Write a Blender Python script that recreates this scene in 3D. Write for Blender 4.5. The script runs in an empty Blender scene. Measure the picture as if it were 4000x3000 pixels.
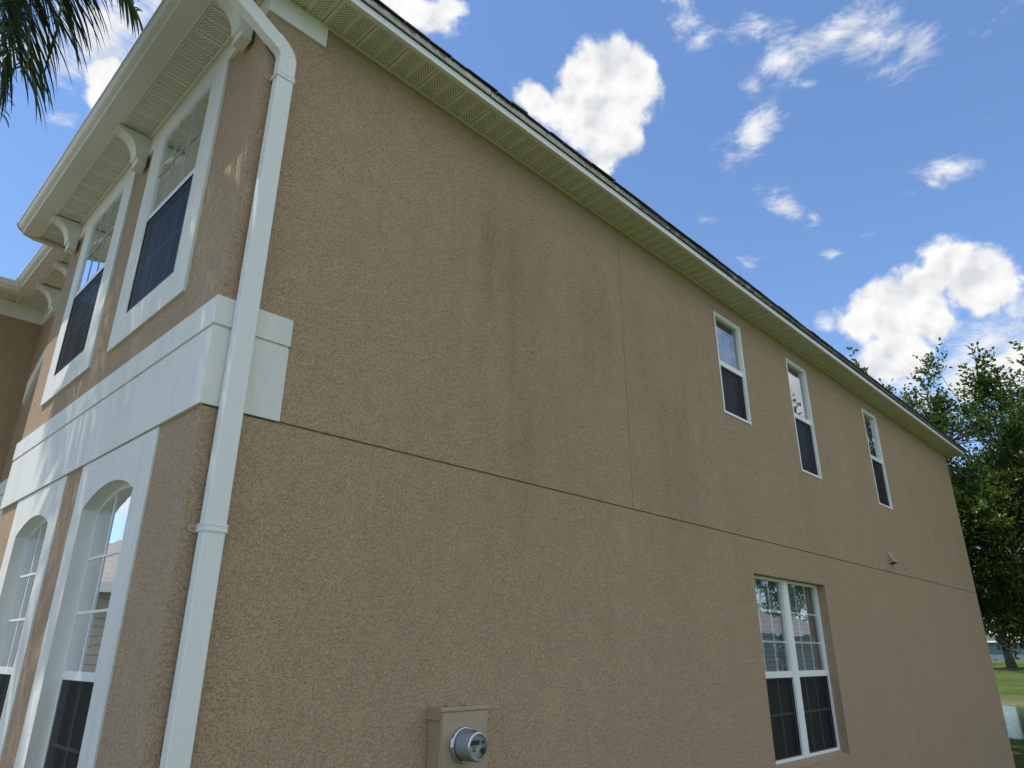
import bpy, math, random
from mathutils import Vector, Matrix, Euler, geometry
R = math.radians
random.seed(7)
SC = bpy.context.scene
COL = SC.collection

# ------------------------------------------------------------------ camera
cam_d = bpy.data.cameras.new('camera')
cam_d.sensor_width = 36.0
cam_d.lens = 24.548
cam_d.clip_start = 0.05
cam_d.clip_end = 5000
cam = bpy.data.objects.new('camera', cam_d)
COL.objects.link(cam)
M = Matrix(((0.695368, -0.261944, -0.669215), (-0.71864, -0.247616, -0.649803), (0.004504, 0.932776, -0.360428))).to_4x4()
M.translation = Vector((-1.2663, -3.35, 1.87))
cam.matrix_world = M
SC.camera = cam

# ------------------------------------------------------------------ light
SUN_AZ, SUN_EL = R(155), R(68.6)          # azimuth from +X towards +Y
SKY_STRENGTH = 0.13
SUN_STRENGTH = 2.5
EXPOSURE = 0.8
sun_dir = Vector((math.cos(SUN_AZ) * math.cos(SUN_EL), math.sin(SUN_AZ) * math.cos(SUN_EL), math.sin(SUN_EL)))
sd = bpy.data.lights.new('sun', 'SUN')
sd.energy = SUN_STRENGTH
sd.angle = R(0.53)
sd.color = (1.0, 0.955, 0.89)
sun = bpy.data.objects.new('sun', sd)
COL.objects.link(sun)
sun.rotation_euler = sun_dir.to_track_quat('Z', 'Y').to_euler()
sun.location = (0, 0, 30)

SC.view_settings.view_transform = 'Standard'
SC.view_settings.look = 'None'
SC.view_settings.exposure = EXPOSURE
SC.view_settings.gamma = 1.0
SC.view_settings.use_curve_mapping = False

W = bpy.data.worlds.new('World')
SC.world = W
W.use_nodes = True


class NT:
    """small wrapper to write node trees briefly"""
    def __init__(s, tree, clear=True):
        s.t = tree
        if clear:
            tree.nodes.clear()

    def n(s, kind, **kw):
        nd = s.t.nodes.new(kind)
        for k, v in kw.items():
            if k == 'i':
                for kk, vv in v.items():
                    sock = nd.inputs[kk]
                    if isinstance(vv, bpy.types.NodeSocket):
                        s.t.links.new(vv, sock)
                    else:
                        sock.default_value = vv
            else:
                setattr(nd, k, v)
        return nd

    def m(s, op, a, b=None, c=None, clamp=False):
        nd = s.t.nodes.new('ShaderNodeMath')
        nd.operation = op
        nd.use_clamp = clamp
        for k, v in enumerate((a, b, c)):
            if v is None:
                continue
            if isinstance(v, bpy.types.NodeSocket):
                s.t.links.new(v, nd.inputs[k])
            else:
                nd.inputs[k].default_value = v
        return nd.outputs[0]

    def mix(s, fac, a, b, bt='MIX'):
        nd = s.t.nodes.new('ShaderNodeMix')
        nd.data_type = 'RGBA'
        nd.blend_type = bt
        for k, v in ((0, fac), (6, a), (7, b)):
            if isinstance(v, bpy.types.NodeSocket):
                s.t.links.new(v, nd.inputs[k])
            else:
                nd.inputs[k].default_value = v if k == 0 else (*v, 1.0)
        return nd.outputs[2]

    def mr(s, v, a, b, c=0.0, d=1.0, smooth=False):
        nd = s.t.nodes.new('ShaderNodeMapRange')
        nd.interpolation_type = 'SMOOTHSTEP' if smooth else 'LINEAR'
        s.t.links.new(v, nd.inputs[0])
        for k, x in enumerate((a, b, c, d)):
            nd.inputs[k + 1].default_value = x
        return nd.outputs[0]

    def noise(s, vec, scale, detail=2, rough=.5, dist=0.0, col=False):
        nd = s.n('ShaderNodeTexNoise', i={'Scale': scale, 'Detail': detail, 'Roughness': rough, 'Distortion': dist})
        s.t.links.new(vec, nd.inputs['Vector'])
        return nd.outputs[1 if col else 0]

    def mapping(s, vec, loc=(0, 0, 0), rot=(0, 0, 0), scale=(1, 1, 1), kind='POINT'):
        nd = s.n('ShaderNodeMapping', vector_type=kind, i={'Location': loc, 'Rotation': rot, 'Scale': scale})
        s.t.links.new(vec, nd.inputs['Vector'])
        return nd.outputs[0]

    def link(s, a, b):
        s.t.links.new(a, b)


# azimuth, elevation, tilt, half width, half height (radians), weight, 0 cumulus / 1 wispy
CLOUDS = [
(0.608, 0.783, -3.07, 0.052, 0.032, 1.1, 0), (0.566, 0.749, -3.06, 0.041, 0.039, 1.1, 0), (0.652, 0.752, -3.09, 0.05, 0.031, 1.1, 0), (0.594, 0.705, -3.05, 0.05, 0.035, 1.0, 0),
(0.616, 0.677, -3.04, 0.032, 0.03, 0.85, 0), (0.703, 0.743, -2.79, 0.055, 0.021, 0.95, 0), (0.654, 0.721, -3.01, 0.041, 0.026, 0.95, 0), (0.965, 0.851, -3.05, 0.092, 0.02, 1.0, 0),
(1.011, 0.867, 3.02, 0.069, 0.02, 1.0, 0), (0.904, 0.856, 3.08, 0.044, 0.015, 0.9, 0), (0.223, 0.758, 3.11, 0.097, 0.026, 0.72, 1), (0.182, 0.735, -3.05, 0.043, 0.032, 0.85, 1),
(0.299, 0.741, -3.11, 0.041, 0.019, 0.8, 1), (0.362, 0.683, 2.73, 0.058, 0.025, 0.85, 1), (0.411, 0.658, 2.99, 0.031, 0.018, 0.7, 1), (0.361, 0.725, -2.93, 0.026, 0.014, 0.65, 1),
(0.421, 0.797, -2.97, 0.032, 0.015, 0.7, 1), (0.465, 0.844, -2.8, 0.048, 0.013, 0.55, 1), (0.277, 0.711, -2.75, 0.048, 0.009, 0.6, 1), (0.123, 0.564, -2.98, 0.038, 0.013, 0.85, 1),
(0.144, 0.559, -2.49, 0.022, 0.01, 0.75, 1), (0.333, 0.577, -2.65, 0.03, 0.015, 0.95, 1), (0.296, 0.545, -2.29, 0.025, 0.01, 0.6, 1), (0.18, 0.553, -3.01, 0.023, 0.01, 0.55, 1),
(0.458, 0.582, -3.0, 0.023, 0.01, 0.65, 1), (0.417, 0.519, -2.84, 0.024, 0.01, 0.75, 1), (0.282, 0.503, -2.76, 0.018, 0.007, 0.75, 1), (0.227, 0.505, -2.89, 0.018, 0.009, 0.55, 1),
(0.307, 0.42, 1.16, 0.014, 0.014, 0.8, 1), (0.148, 0.455, -2.74, 0.031, 0.028, 1.1, 0), (0.122, 0.431, -2.7, 0.03, 0.027, 1.1, 0), (0.187, 0.425, 2.78, 0.043, 0.031, 1.1, 0),
(0.223, 0.439, -2.9, 0.034, 0.023, 0.95, 0), (0.242, 0.401, -2.9, 0.045, 0.041, 1.0, 0), (0.215, 0.372, -2.94, 0.059, 0.046, 0.85, 1), (0.13, 0.353, 2.66, 0.056, 0.026, 0.95, 1),
(0.101, 0.374, 2.36, 0.035, 0.031, 0.9, 1), (0.08, 0.418, -2.83, 0.019, 0.011, 0.8, 1), (0.262, 0.402, 1.67, 0.03, 0.029, 1.0, 0), (0.234, 0.355, -2.96, 0.052, 0.032, 1.0, 0),
(0.174, 0.387, -2.9, 0.036, 0.025, 0.9, 0), (0.122, 0.408, -2.72, 0.03, 0.027, 1.0, 0), (0.454, 0.816, -2.99, 0.049, 0.026, 0.45, 1), (0.655, 0.778, -3.09, 0.042, 0.025, 1.05, 0),
(0.551, 0.769, -3.04, 0.037, 0.028, 1.1, 0), (0.132, 0.707, -3.05, 0.064, 0.031, 0.35, 1), (0.324, 0.79, -3.08, 0.088, 0.021, 0.55, 1), (0.125, 0.31, -2.94, 0.037, 0.019, 1.2, 0),
(0.091, 0.316, -2.94, 0.027, 0.024, 1.2, 0), (0.225, 0.321, -2.97, 0.063, 0.029, 0.9, 1), (0.168, 0.339, -2.94, 0.04, 0.017, 0.7, 1), (1.434, 0.709, 2.65, 0.053, 0.044, 1.0, 1),
(1.416, 0.747, 2.77, 0.055, 0.024, 1.0, 1), (1.412, 0.669, 2.62, 0.026, 0.023, 1.1, 0), (1.419, 0.642, 1.44, 0.023, 0.02, 1.0, 0), (1.455, 0.663, 2.51, 0.034, 0.03, 0.6, 1),
(1.38, 0.76, 1.31, 0.03, 0.025, 0.8, 1), (1.46, 0.607, 3.09, 0.031, 0.013, 0.6, 1), (1.511, 0.661, 2.64, 0.042, 0.029, 0.7, 1)]
CLOUDS += [(-0.33, 0.36, 0.1, 0.10, 0.05, 1.1, 0), (-0.22, 0.28, 0.2, 0.07, 0.06, 1.1, 0), (-0.45, 0.46, 0, 0.10, 0.04, 1.0, 1),
           (-0.28, 0.20, 0, 0.16, 0.05, 1.0, 1), (-0.6, 0.2, 0, 0.25, 0.06, 1.0, 1), (-0.42, 0.14, 0, 0.2, 0.03, 1.0, 0),
           (1.88, 0.22, 0, 0.2, 0.06, 1.1, 0), (1.95, 0.35, 0, 0.1, 0.06, 1.1, 0), (2.4, 0.4, 0, 0.3, 0.12, 1.0, 1), (3.3, 0.3, 0, 0.4, 0.1, 1.1, 0),
           (4.2, 0.5, 0, 0.4, 0.15, 1.0, 0), (4.8, 0.25, 0, 0.3, 0.1, 1.1, 0),
           (5.2, 0.75, 0, 0.6, 0.25, 1.1, 0), (4.3, 0.95, 0, 0.6, 0.2, 1.1, 0), (-0.7, 0.7, 0, 0.45, 0.2, 1.1, 0), (3.6, 0.8, 0, 0.4, 0.15, 1.0, 1), (-0.9, .35, 0, .3, .12, 1.1, 0)]  # large clouds out of view, added to raise the ambient light


def build_sky():
    g = NT(W.node_tree)
    tc = g.n('ShaderNodeTexCoord').outputs['Generated']
    sky = g.n('ShaderNodeTexSky', sky_type='NISHITA')
    sky.sun_disc = False
    sky.sun_elevation = SUN_EL
    sky.sun_rotation = math.pi / 2 - SUN_AZ
    sky.altitude = 30
    sky.air_density = 1.0
    sky.dust_density = 0.25
    sky.ozone_density = 2.2
    sp = g.n('ShaderNodeSeparateXYZ', i={0: tc})
    az = g.m('ARCTAN2', sp.outputs[1], sp.outputs[0])
    az = g.m('ADD', az, g.m('MULTIPLY', g.m('LESS_THAN', az, -1.2), 2 * math.pi))
    el = g.m('ARCSINE', sp.outputs[2])
    P = g.n('ShaderNodeCombineXYZ', i={0: az, 1: el, 2: 0.0}).outputs[0]
    # warp the coordinates so that no outline stays an ellipse
    w1 = g.n('ShaderNodeVectorMath', operation='SUBTRACT', i={0: g.noise(tc, 9, 3, .6, col=True), 1: (.5, .5, .5)}).outputs[0]
    w1 = g.n('ShaderNodeVectorMath', operation='SCALE', i={0: w1, 'Scale': .055}).outputs[0]
    Pw = g.n('ShaderNodeVectorMath', operation='ADD', i={0: P, 1: w1}).outputs[0]
    Pf = g.n('ShaderNodeVectorMath', operation='MULTIPLY', i={0: Pw, 1: (1, 1, 0)}).outputs[0]
    fields = []
    for kind in (0, 1):
        cur = None
        for (a, e, th, sx, sy, w, kd) in CLOUDS:
            if kd != kind:
                continue
            v = g.mapping(Pf, (a, e, 0), (0, 0, th), (sx, sy, 1), 'TEXTURE')
            ln = g.n('ShaderNodeVectorMath', operation='LENGTH', i={0: v}).outputs['Value']
            f = g.m('SUBTRACT', w + .08 * kind, g.m('MULTIPLY', ln, .62))
            cur = f if cur is None else g.m('MAXIMUM', cur, f)
        fields.append(cur)
    halo = g.m('SUBTRACT', fields[0], .30)
    fields[1] = g.m('MAXIMUM', fields[1], halo)
    nz = g.noise(tc, 17, 9, .56, .1)
    nzf = g.noise(tc, 60, 6, .62, .1)
    nw = g.noise(g.mapping(tc, rot=(0, .5, .6), scale=(1, 1, 2.2)), 13, 10, .68, .5)
    cu = g.m('ADD', fields[0], g.m('MULTIPLY', g.m('SUBTRACT', nz, .5), 1.15))
    cu = g.m('ADD', cu, g.m('MULTIPLY', g.m('SUBTRACT', nzf, .5), .38))
    dcu = g.mr(cu, .22, .56, smooth=True)
    wi = g.m('ADD', fields[1], g.m('MULTIPLY', g.m('SUBTRACT', nw, .5), 3.1))
    dwi = g.m('MULTIPLY', g.mr(wi, .10, 1.25, smooth=True), .92)
    dens = g.m('MAXIMUM', dcu, dwi)
    # relief inside the clouds: offset noise difference reads as lit side / grey side
    na = g.noise(tc, 21, 3, .5, .1)
    nz2 = g.noise(g.mapping(tc, loc=(0.006, -0.005, -0.014)), 21, 3, .5, .1)
    relief = g.m('ADD', g.m('MULTIPLY', g.m('SUBTRACT', na, nz2), 5.0), g.m('MULTIPLY', g.m('SUBTRACT', nzf, .5), .5))
    thick = g.mr(g.m('ADD', cu, g.m('MULTIPLY', wi, .15)), .7, 1.7)
    sh = g.m('ADD', g.m('SUBTRACT', .98, g.m('MULTIPLY', thick, .07)), g.m('MULTIPLY', relief, .13))
    sh = g.m('MINIMUM', g.m('MAXIMUM', sh, .86), 1.08)
    ccol = g.mix(g.mr(sh, .74, .98), (0.74, 0.81, 0.93), (1.0, 1.0, 1.0))
    ccol = g.n('ShaderNodeVectorMath', operation='SCALE', i={0: ccol, 'Scale': sh}).outputs[0]
    ccol = g.n('ShaderNodeVectorMath', operation='SCALE', i={0: ccol, 'Scale': CLOUD_V / SKY_STRENGTH}).outputs[0]
    up = g.mr(sp.outputs[2], 0.0, .06)
    dens = g.m('MULTIPLY', dens, up)
    scol = g.n('ShaderNodeVectorMath', operation='MULTIPLY', i={0: sky.outputs[0], 1: SKY_TINT}).outputs[0]
    c = g.mix(dens, (0, 0, 0), (0, 0, 0))
    mx = c.node
    g.link(scol, mx.inputs[6])
    g.link(ccol, mx.inputs[7])
    bg = g.n('ShaderNodeBackground', i={'Color': c, 'Strength': SKY_STRENGTH})
    out = g.n('ShaderNodeOutputWorld')
    g.link(bg.outputs[0], out.inputs[0])


CLOUD_V = 0.54
SKY_TINT = (.75, .85, .95)
build_sky()


# ------------------------------------------------------------------ helpers
def tag(o, label=None, cat=None, group=None, kind=None):
    if label:
        o['label'] = label
    if cat:
        o['category'] = cat
    if group:
        o['group'] = group
    if kind:
        o['kind'] = kind
    return o


def empty(name, loc):
    o = bpy.data.objects.new(name, None)
    o.location = loc
    o.empty_display_size = .3
    COL.objects.link(o)
    return o


def offset_of(p):
    v = Vector((0, 0, 0))
    while p is not None:
        v += p.location
        p = p.parent
    return v


class MB:
    """collects faces; T maps local (u, v, w) to world"""
    def __init__(s, T=None):
        s.v, s.f, s.T = [], [], T

    def P(s, p):
        s.v.append(tuple(s.T(*p)) if s.T else tuple(p))
        return len(s.v) - 1

    def poly(s, pts):
        s.f.append([s.P(p) for p in pts])
        return s

    def box(s, a0, a1, b0, b1, c0, c1):
        q = [s.P(p) for p in ((a0, b0, c0), (a1, b0, c0), (a1, b1, c0), (a0, b1, c0), (a0, b0, c1), (a1, b0, c1), (a1, b1, c1), (a0, b1, c1))]
        for f in ((0, 3, 2, 1), (4, 5, 6, 7), (0, 1, 5, 4), (1, 2, 6, 5), (2, 3, 7, 6), (3, 0, 4, 7)):
            s.f.append([q[i] for i in f])
        return s

    def sweep(s, profile, t0, t1, axis=0, caps=True):
        """profile: list of 2D points (closed); extruded along axis from t0 to t1"""
        def mk(t, a, b):
            return {0: (t, a, b), 1: (a, t, b), 2: (a, b, t)}[axis]
        A = [s.P(mk(t0, a, b)) for a, b in profile]
        B = [s.P(mk(t1, a, b)) for a, b in profile]
        n = len(profile)
        for i in range(n):
            j = (i + 1) % n
            s.f.append([A[i], A[j], B[j], B[i]])
        if caps:
            s.f.append(A[::-1])
            s.f.append(B)
        return s

    def strip(s, rows, closed=False):
        """rows of points -> quad grid"""
        idx = [[s.P(p) for p in r] for r in rows]
        for a, b in zip(idx, idx[1:]):
            n = len(a)
            for i in range(n if closed else n - 1):
                j = (i + 1) % n
                s.f.append([a[i], a[j], b[j], b[i]])
        return idx

    def tube(s, pts, rad, n=8, cap=True):
        pts = [Vector(p) for p in pts]
        rings = []
        for k, p in enumerate(pts):
            d = (pts[min(k + 1, len(pts) - 1)] - pts[max(k - 1, 0)]).normalized()
            a = d.orthogonal().normalized() if k == 0 else (a - d * a.dot(d)).normalized()
            b = d.cross(a)
            r = rad[k] if isinstance(rad, (list, tuple)) else rad
            rings.append([p + (a * math.cos(2 * math.pi * i / n) + b * math.sin(2 * math.pi * i / n)) * r for i in range(n)])
        idx = s.strip(rings, True)
        if cap:
            s.f.append(idx[0][::-1])
            s.f.append(idx[-1])
        return s

    def holes(s, outer, holes, w, reveal=None):
        """flat polygon in (u, v) at depth w with holes; reveal: list of depths behind w"""
        loops = [[Vector((x, y, 0)) for x, y in outer]] + [[Vector((x, y, 0)) for x, y in h] for h in holes]
        flat = [p for l in loops for p in l]
        ids = [s.P((p.x, p.y, w)) for p in flat]
        for t in geometry.tessellate_polygon(loops):
            s.f.append([ids[i] for i in t])
        if reveal:
            for h, d in zip(holes, reveal):
                if not d:
                    continue
                a = [s.P((x, y, w)) for x, y in h]
                b = [s.P((x, y, w - d)) for x, y in h]
                n = len(h)
                for i in range(n):
                    s.f.append([a[i], a[(i + 1) % n], b[(i + 1) % n], b[i]])
        return s

    def build(s, name, mat, parent=None, bevel=0, smooth=False, seg=2):
        me = bpy.data.meshes.new(name)
        off = offset_of(parent)
        me.from_pydata([tuple(Vector(p) - off) for p in s.v] if parent else s.v, [], s.f)
        me.update()
        o = bpy.data.objects.new(name, me)
        COL.objects.link(o)
        if isinstance(mat, (list, tuple)):
            for m in mat:
                me.materials.append(m)
        else:
            me.materials.append(mat)
        if parent:
            o.parent = parent
        if bevel:
            b = o.modifiers.new('bevel', 'BEVEL')
            b.width = bevel
            b.segments = seg
            b.limit_method = 'ANGLE'
            b.angle_limit = R(40)
            smooth = True
            w = o.modifiers.new('wn', 'WEIGHTED_NORMAL')
            w.keep_sharp = True
        if smooth:
            me.shade_smooth()
        return o


def rect(u0, u1, v0, v1):
    return [(u0, v0), (u1, v0), (u1, v1), (u0, v1)]


# ------------------------------------------------------------------ materials
def new_mat(name):
    m = bpy.data.materials.new(name)
    m.use_nodes = True
    return m, NT(m.node_tree)


def principled(g, **kw):
    b = g.n('ShaderNodeBsdfPrincipled')
    o = g.n('ShaderNodeOutputMaterial')
    g.link(b.outputs[0], o.inputs[0])
    for k, v in kw.items():
        k = k.replace('_', ' ')
        if isinstance(v, bpy.types.NodeSocket):
            g.link(v, b.inputs[k])
        else:
            b.inputs[k].default_value = (*v, 1) if isinstance(v, tuple) and len(v) == 3 else v
    return b


def bump(g, h, strength, dist):
    return g.n('ShaderNodeBump', i={'Height': h, 'Strength': strength, 'Distance': dist}).outputs[0]


def wpos(g):
    return g.n('ShaderNodeNewGeometry').outputs['Position']


def mat_stucco(name, base, stain=1.0, bumpy=1.0):
    m, g = new_mat(name)
    p = wpos(g)
    sp = g.n('ShaderNodeSeparateXYZ', i={0: p})
    # lace texture: little raised curls on a smooth coat
    a = g.noise(p, 56, 2.0, .5, .7)
    b = g.noise(g.mapping(p, loc=(3, 7, 1)), 104, 1.5, .5, .4)
    patch = g.noise(p, 5.5, 3, .6)
    thr = g.m('SUBTRACT', a, g.m('MULTIPLY', g.m('SUBTRACT', patch, .5), .55))
    curl = g.mr(thr, .51, .585, smooth=True)
    curl2 = g.m('MULTIPLY', g.mr(b, .56, .61, smooth=True), .6)
    fine = g.noise(p, 330, 2, .6)
    h = g.m('ADD', g.m('MAXIMUM', curl, curl2), g.m('MULTIPLY', fine, .10))
    # water stains: tall narrow streaks, greyer and darker
    st1 = g.noise(g.mapping(p, scale=(1.5, 1.5, .36)), 1.0, 4, .55, .3)
    st2 = g.noise(g.mapping(p, loc=(5, 2, 9), scale=(7, 7, .6)), 1.0, 3, .5, .2)
    big = g.noise(g.mapping(p, loc=(1.2, 0, 4)), .42, 3, .55)
    ctr = g.m('MULTIPLY', g.mr(sp.outputs[0], .9, 2.0, smooth=True), g.mr(sp.outputs[2], 5.5, 4.8, smooth=True))
    ctr = g.m('MULTIPLY', ctr, g.mr(sp.outputs[0], 6.0, 3.9, .15, 1, smooth=True))
    ctr = g.m('MULTIPLY', ctr, g.mr(sp.outputs[2], 2.4, 3.4, smooth=True))
    s = g.mr(st1, .30, .66, smooth=True)
    s = g.m('ADD', g.m('MULTIPLY', s, .7), g.m('MULTIPLY', g.mr(st2, .35, .75, smooth=True), .35))
    s = g.m('MULTIPLY', g.m('MULTIPLY', s, g.mr(big, .35, .62, .25, 1)), g.m('ADD', .20, g.m('MULTIPLY', ctr, .9)))
    col = g.mix(g.m('MULTIPLY', s, .72 * stain), base, (base[0] * .53, base[1] * .535, base[2] * .48))
    tint = g.mr(g.noise(g.mapping(p, loc=(8, 1, 0)), .55, 4, .6, .5), .38, .64)
    col = g.mix(g.m('MULTIPLY', tint, .5 * stain), col, (base[0] * .90, base[1] * .94, base[2] * .93))
    lite = g.mr(g.noise(g.mapping(p, loc=(2, 11, 3), scale=(7, 7, .5)), 1.0, 4, .6, .3), .62, .8, smooth=True)
    col = g.mix(g.m('MULTIPLY', lite, .20 * stain), col, (base[0] * 1.22, base[1] * 1.22, base[2] * 1.2))
    speck = g.mr(g.noise(p, 140, 3, .7), .35, .7, .93, 1.06)
    col = g.n('ShaderNodeVectorMath', operation='SCALE', i={0: col, 'Scale': speck}).outputs[0]
    principled(g, Base_Color=col, Roughness=.86, Specular_IOR_Level=.25, Normal=bump(g, h, 1.0 * bumpy, .0058))
    return m


def mat_trim(name, base, sand=1.0):
    """painted smooth stucco trim, sandy float finish"""
    m, g = new_mat(name)
    p = wpos(g)
    f1 = g.noise(p, 190, 3, .6)
    f2 = g.noise(p, 34, 3, .6)
    h = g.m('ADD', g.m('MULTIPLY', f1, .6), g.m('MULTIPLY', f2, .4))
    d = g.mr(g.noise(g.mapping(p, scale=(6, 6, .8)), 1, 6, .7, .3), .42, .75, smooth=True)
    col = g.mix(g.m('MULTIPLY', d, .30), base, (base[0] * .66, base[1] * .66, base[2] * .60))
    principled(g, Base_Color=col, Roughness=.75, Specular_IOR_Level=.3, Normal=bump(g, h, .8 * sand, .0036))
    return m


def mat_paint(name, base, rough=.4, dirt=.15, spec=.5, metallic=0.0, b=0.0):
    m, g = new_mat(name)
    p = wpos(g)
    d = g.mr(g.noise(p, 3.5, 6, .7, .4), .45, .8, smooth=True)
    col = g.mix(g.m('MULTIPLY', d, dirt), base, (base[0] * .55, base[1] * .53, base[2] * .48))
    kw = {}
    if b:
        kw['Normal'] = bump(g, g.noise(p, 9, 3, .5), b, .01)
    principled(g, Base_Color=col, Roughness=rough, Specular_IOR_Level=spec, Metallic=metallic, **kw)
    return m


def mat_soffit(name, along, base):
    """perforated vinyl; along = index of the axis the eave runs along, ribs every 0.133 m"""
    m, g = new_mat(name)
    p = wpos(g)
    sp = g.n('ShaderNodeSeparateXYZ', i={0: p})
    a, c = sp.outputs[along], sp.outputs[1 - along]
    # staggered small holes: rotated square lattice
    s = 1 / .0185
    u = g.m('MULTIPLY', g.m('ADD', a, c), s * .7071)
    v = g.m('MULTIPLY', g.m('SUBTRACT', a, c), s * .7071)
    fu = g.m('SUBTRACT', g.m('FRACT', u), .5)
    fv = g.m('SUBTRACT', g.m('FRACT', v), .5)
    r = g.m('SQRT', g.m('ADD', g.m('MULTIPLY', fu, fu), g.m('MULTIPLY', fv, fv)))
    hole = g.mr(r, .34, .24)
    # groups: skip every fourth row of holes, and none beside the ribs
    t = g.m('FRACT', g.m('DIVIDE', g.m('SUBTRACT', a, SOFF0[along]), .1333))
    band = g.m('MULTIPLY', g.m('GREATER_THAN', t, .20), g.m('LESS_THAN', t, .84))
    hole = g.m('MULTIPLY', hole, band)
    d = g.mr(g.noise(p, 5, 5, .65), .5, .8, smooth=True)
    col = g.mix(g.m('MULTIPLY', d, .18), base, (base[0] * .7, base[1] * .72, base[2] * .6))
    col = g.mix(g.m('MULTIPLY', hole, .88), col, (.05, .048, .035))
    principled(g, Base_Color=col, Roughness=.55, Specular_IOR_Level=.35, Normal=bump(g, g.m('MULTIPLY', hole, -1), .5, .002))
    return m


SOFF0 = (0.200 - .1333 * 4, 0.513 - .1333 * 8)
TAN = (0.505, 0.357, 0.232)
WHITE = (0.80, 0.79, 0.735)
MT = {}
MT['stucco'] = mat_stucco('tan_stucco', TAN)
MT['trim'] = mat_trim('white_trim', WHITE)
MT['soffx'] = mat_soffit('soffit_side', 0, (.72, .71, .58))
MT['soffy'] = mat_soffit('soffit_front', 1, (.72, .71, .60))
MT['vinyl'] = mat_paint('cream_vinyl', (.74, .73, .62), .5, .12)
MT['alum'] = mat_paint('white_aluminium', (.80, .80, .77), .38, .05)
MT['gutter'] = mat_paint('gutter_enamel', (.74, .72, .63), .38, .2)
MT['frame'] = mat_paint('white_frame', (.86, .86, .85), .35, .10)
MT['grille'] = mat_paint('grille_bars', (.50, .51, .50), .5, .1)
MT['dark'] = mat_paint('dark_gasket', (.015, .016, .02), .5, 0)
MT['blind'] = mat_paint('blind_slats', (.20, .20, .19), .6, .05)
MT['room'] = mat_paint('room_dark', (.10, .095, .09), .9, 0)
MT['metal_tan'] = mat_paint('tan_painted_metal', (.42, .315, .215), .45, .2, b=.15)
MT['meter'] = mat_paint('meter_grey', (.52, .54, .58), .3, .1)
MT['steel'] = mat_paint('meter_ring', (.55, .56, .58), .25, .1, metallic=.9)
MT['label'] = mat_paint('label_white', (.72, .74, .75), .5, .02)
MT['ink'] = mat_paint('ink', (.04, .04, .045), .5, 0)
MT['lcd'] = mat_paint('lcd', (.045, .055, .05), .15, 0)


def mat_fascia_dirty():
    """weathered white drip edge: black mildew running down from the shingles"""
    m, g = new_mat('mildewed_drip_edge')
    p = wpos(g)
    sp = g.n('ShaderNodeSeparateXYZ', i={0: p})
    hgt = g.mr(sp.outputs[2], 5.80, 5.905)
    drip = g.noise(g.mapping(p, scale=(16, 1, 3)), 1, 4, .7, .3)
    big = g.noise(g.mapping(p, scale=(1.1, 1, 1)), 1, 3, .6)
    far = g.mr(sp.outputs[0], 2.2, 8.0, -.08, .22)
    f = g.m('ADD', g.m('ADD', g.m('MULTIPLY', hgt, .55), g.m('MULTIPLY', drip, .7)), g.m('ADD', g.m('MULTIPLY', big, .6), far))
    k = g.mr(f, .92, 1.12, smooth=True)
    grey = g.mr(g.noise(p, 12, 5, .7), .4, .7)
    col = g.mix(grey, (.60, .58, .51), (.42, .41, .37))
    # further back the paint has weathered to grey with pale flakes left on it
    worn = g.m('MULTIPLY', g.mr(sp.outputs[0], 1.8, 4.5), g.mr(g.noise(g.mapping(p, scale=(9, 1, 14)), 1, 5, .7), .62, .50))
    col = g.mix(g.m('MULTIPLY', worn, .9), col, (.15, .14, .125))
    col = g.mix(g.m('MULTIPLY', k, .85), col, (.045, .040, .034))
    principled(g, Base_Color=col, Roughness=.8, Normal=bump(g, g.noise(p, 60, 4, .7), .5, .004))
    return m


MT['drip'] = mat_fascia_dirty()


def mat_shingle():
    m, g = new_mat('dark_shingle')
    p = wpos(g)
    n = g.noise(p, 90, 4, .75)
    t = g.noise(p, 4, 3, .6)
    col = g.mix(g.mr(n, .35, .7), (.05, .046, .04), (.17, .155, .13))
    col = g.mix(g.m('MULTIPLY', g.mr(t, .4, .7), .4), col, (.07, .075, .04))
    principled(g, Base_Color=col, Roughness=.95, Normal=bump(g, n, .8, .006))
    return m


MT['shingle'] = mat_shingle()


def mat_glass(name, boost, tint=(.88, .93, .95)):
    """window pane: sharp reflections over a clear pane"""
    m, g = new_mat(name)
    p = wpos(g)
    geo = g.n('ShaderNodeNewGeometry')
    cs = g.m('ABSOLUTE', g.n('ShaderNodeVectorMath', operation='DOT_PRODUCT', i={0: geo.outputs['Normal'], 1: geo.outputs['Incoming']}).outputs['Value'])
    fr = g.m('ADD', .045, g.m('MULTIPLY', .955, g.m('POWER', g.m('SUBTRACT', 1.0, cs), 5.0)))
    fac = g.m('MINIMUM', g.m('MULTIPLY', fr, boost), .97)
    nb = bump(g, g.noise(p, 2.3, 2, .5), .12, .02)
    gl = g.n('ShaderNodeBsdfGlossy', i={'Color': (.93, .96, 1, 1), 'Roughness': .012, 'Normal': nb})
    tr = g.n('ShaderNodeBsdfTransparent', i={'Color': (*tint, 1)})
    mx = g.n('ShaderNodeMixShader', i={0: fac, 1: tr.outputs[0], 2: gl.outputs[0]})
    # thin film of dust
    df = g.n('ShaderNodeBsdfDiffuse', i={'Color': (.6, .6, .58, 1)})
    dust = g.m('MULTIPLY', g.mr(g.noise(p, 7, 6, .7), .35, .8), .07)
    mx2 = g.n('ShaderNodeMixShader', i={0: dust, 1: mx.outputs[0], 2: df.outputs[0]})
    o = g.n('ShaderNodeOutputMaterial')
    g.link(mx2.outputs[0], o.inputs[0])
    return m


MT['glass'] = mat_glass('pane', 3.0)
MT['glass_low'] = mat_glass('lower_pane', 1.0)
MT['glass_arch'] = mat_glass('arched_pane', 4.2, (.6, .64, .66))


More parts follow.
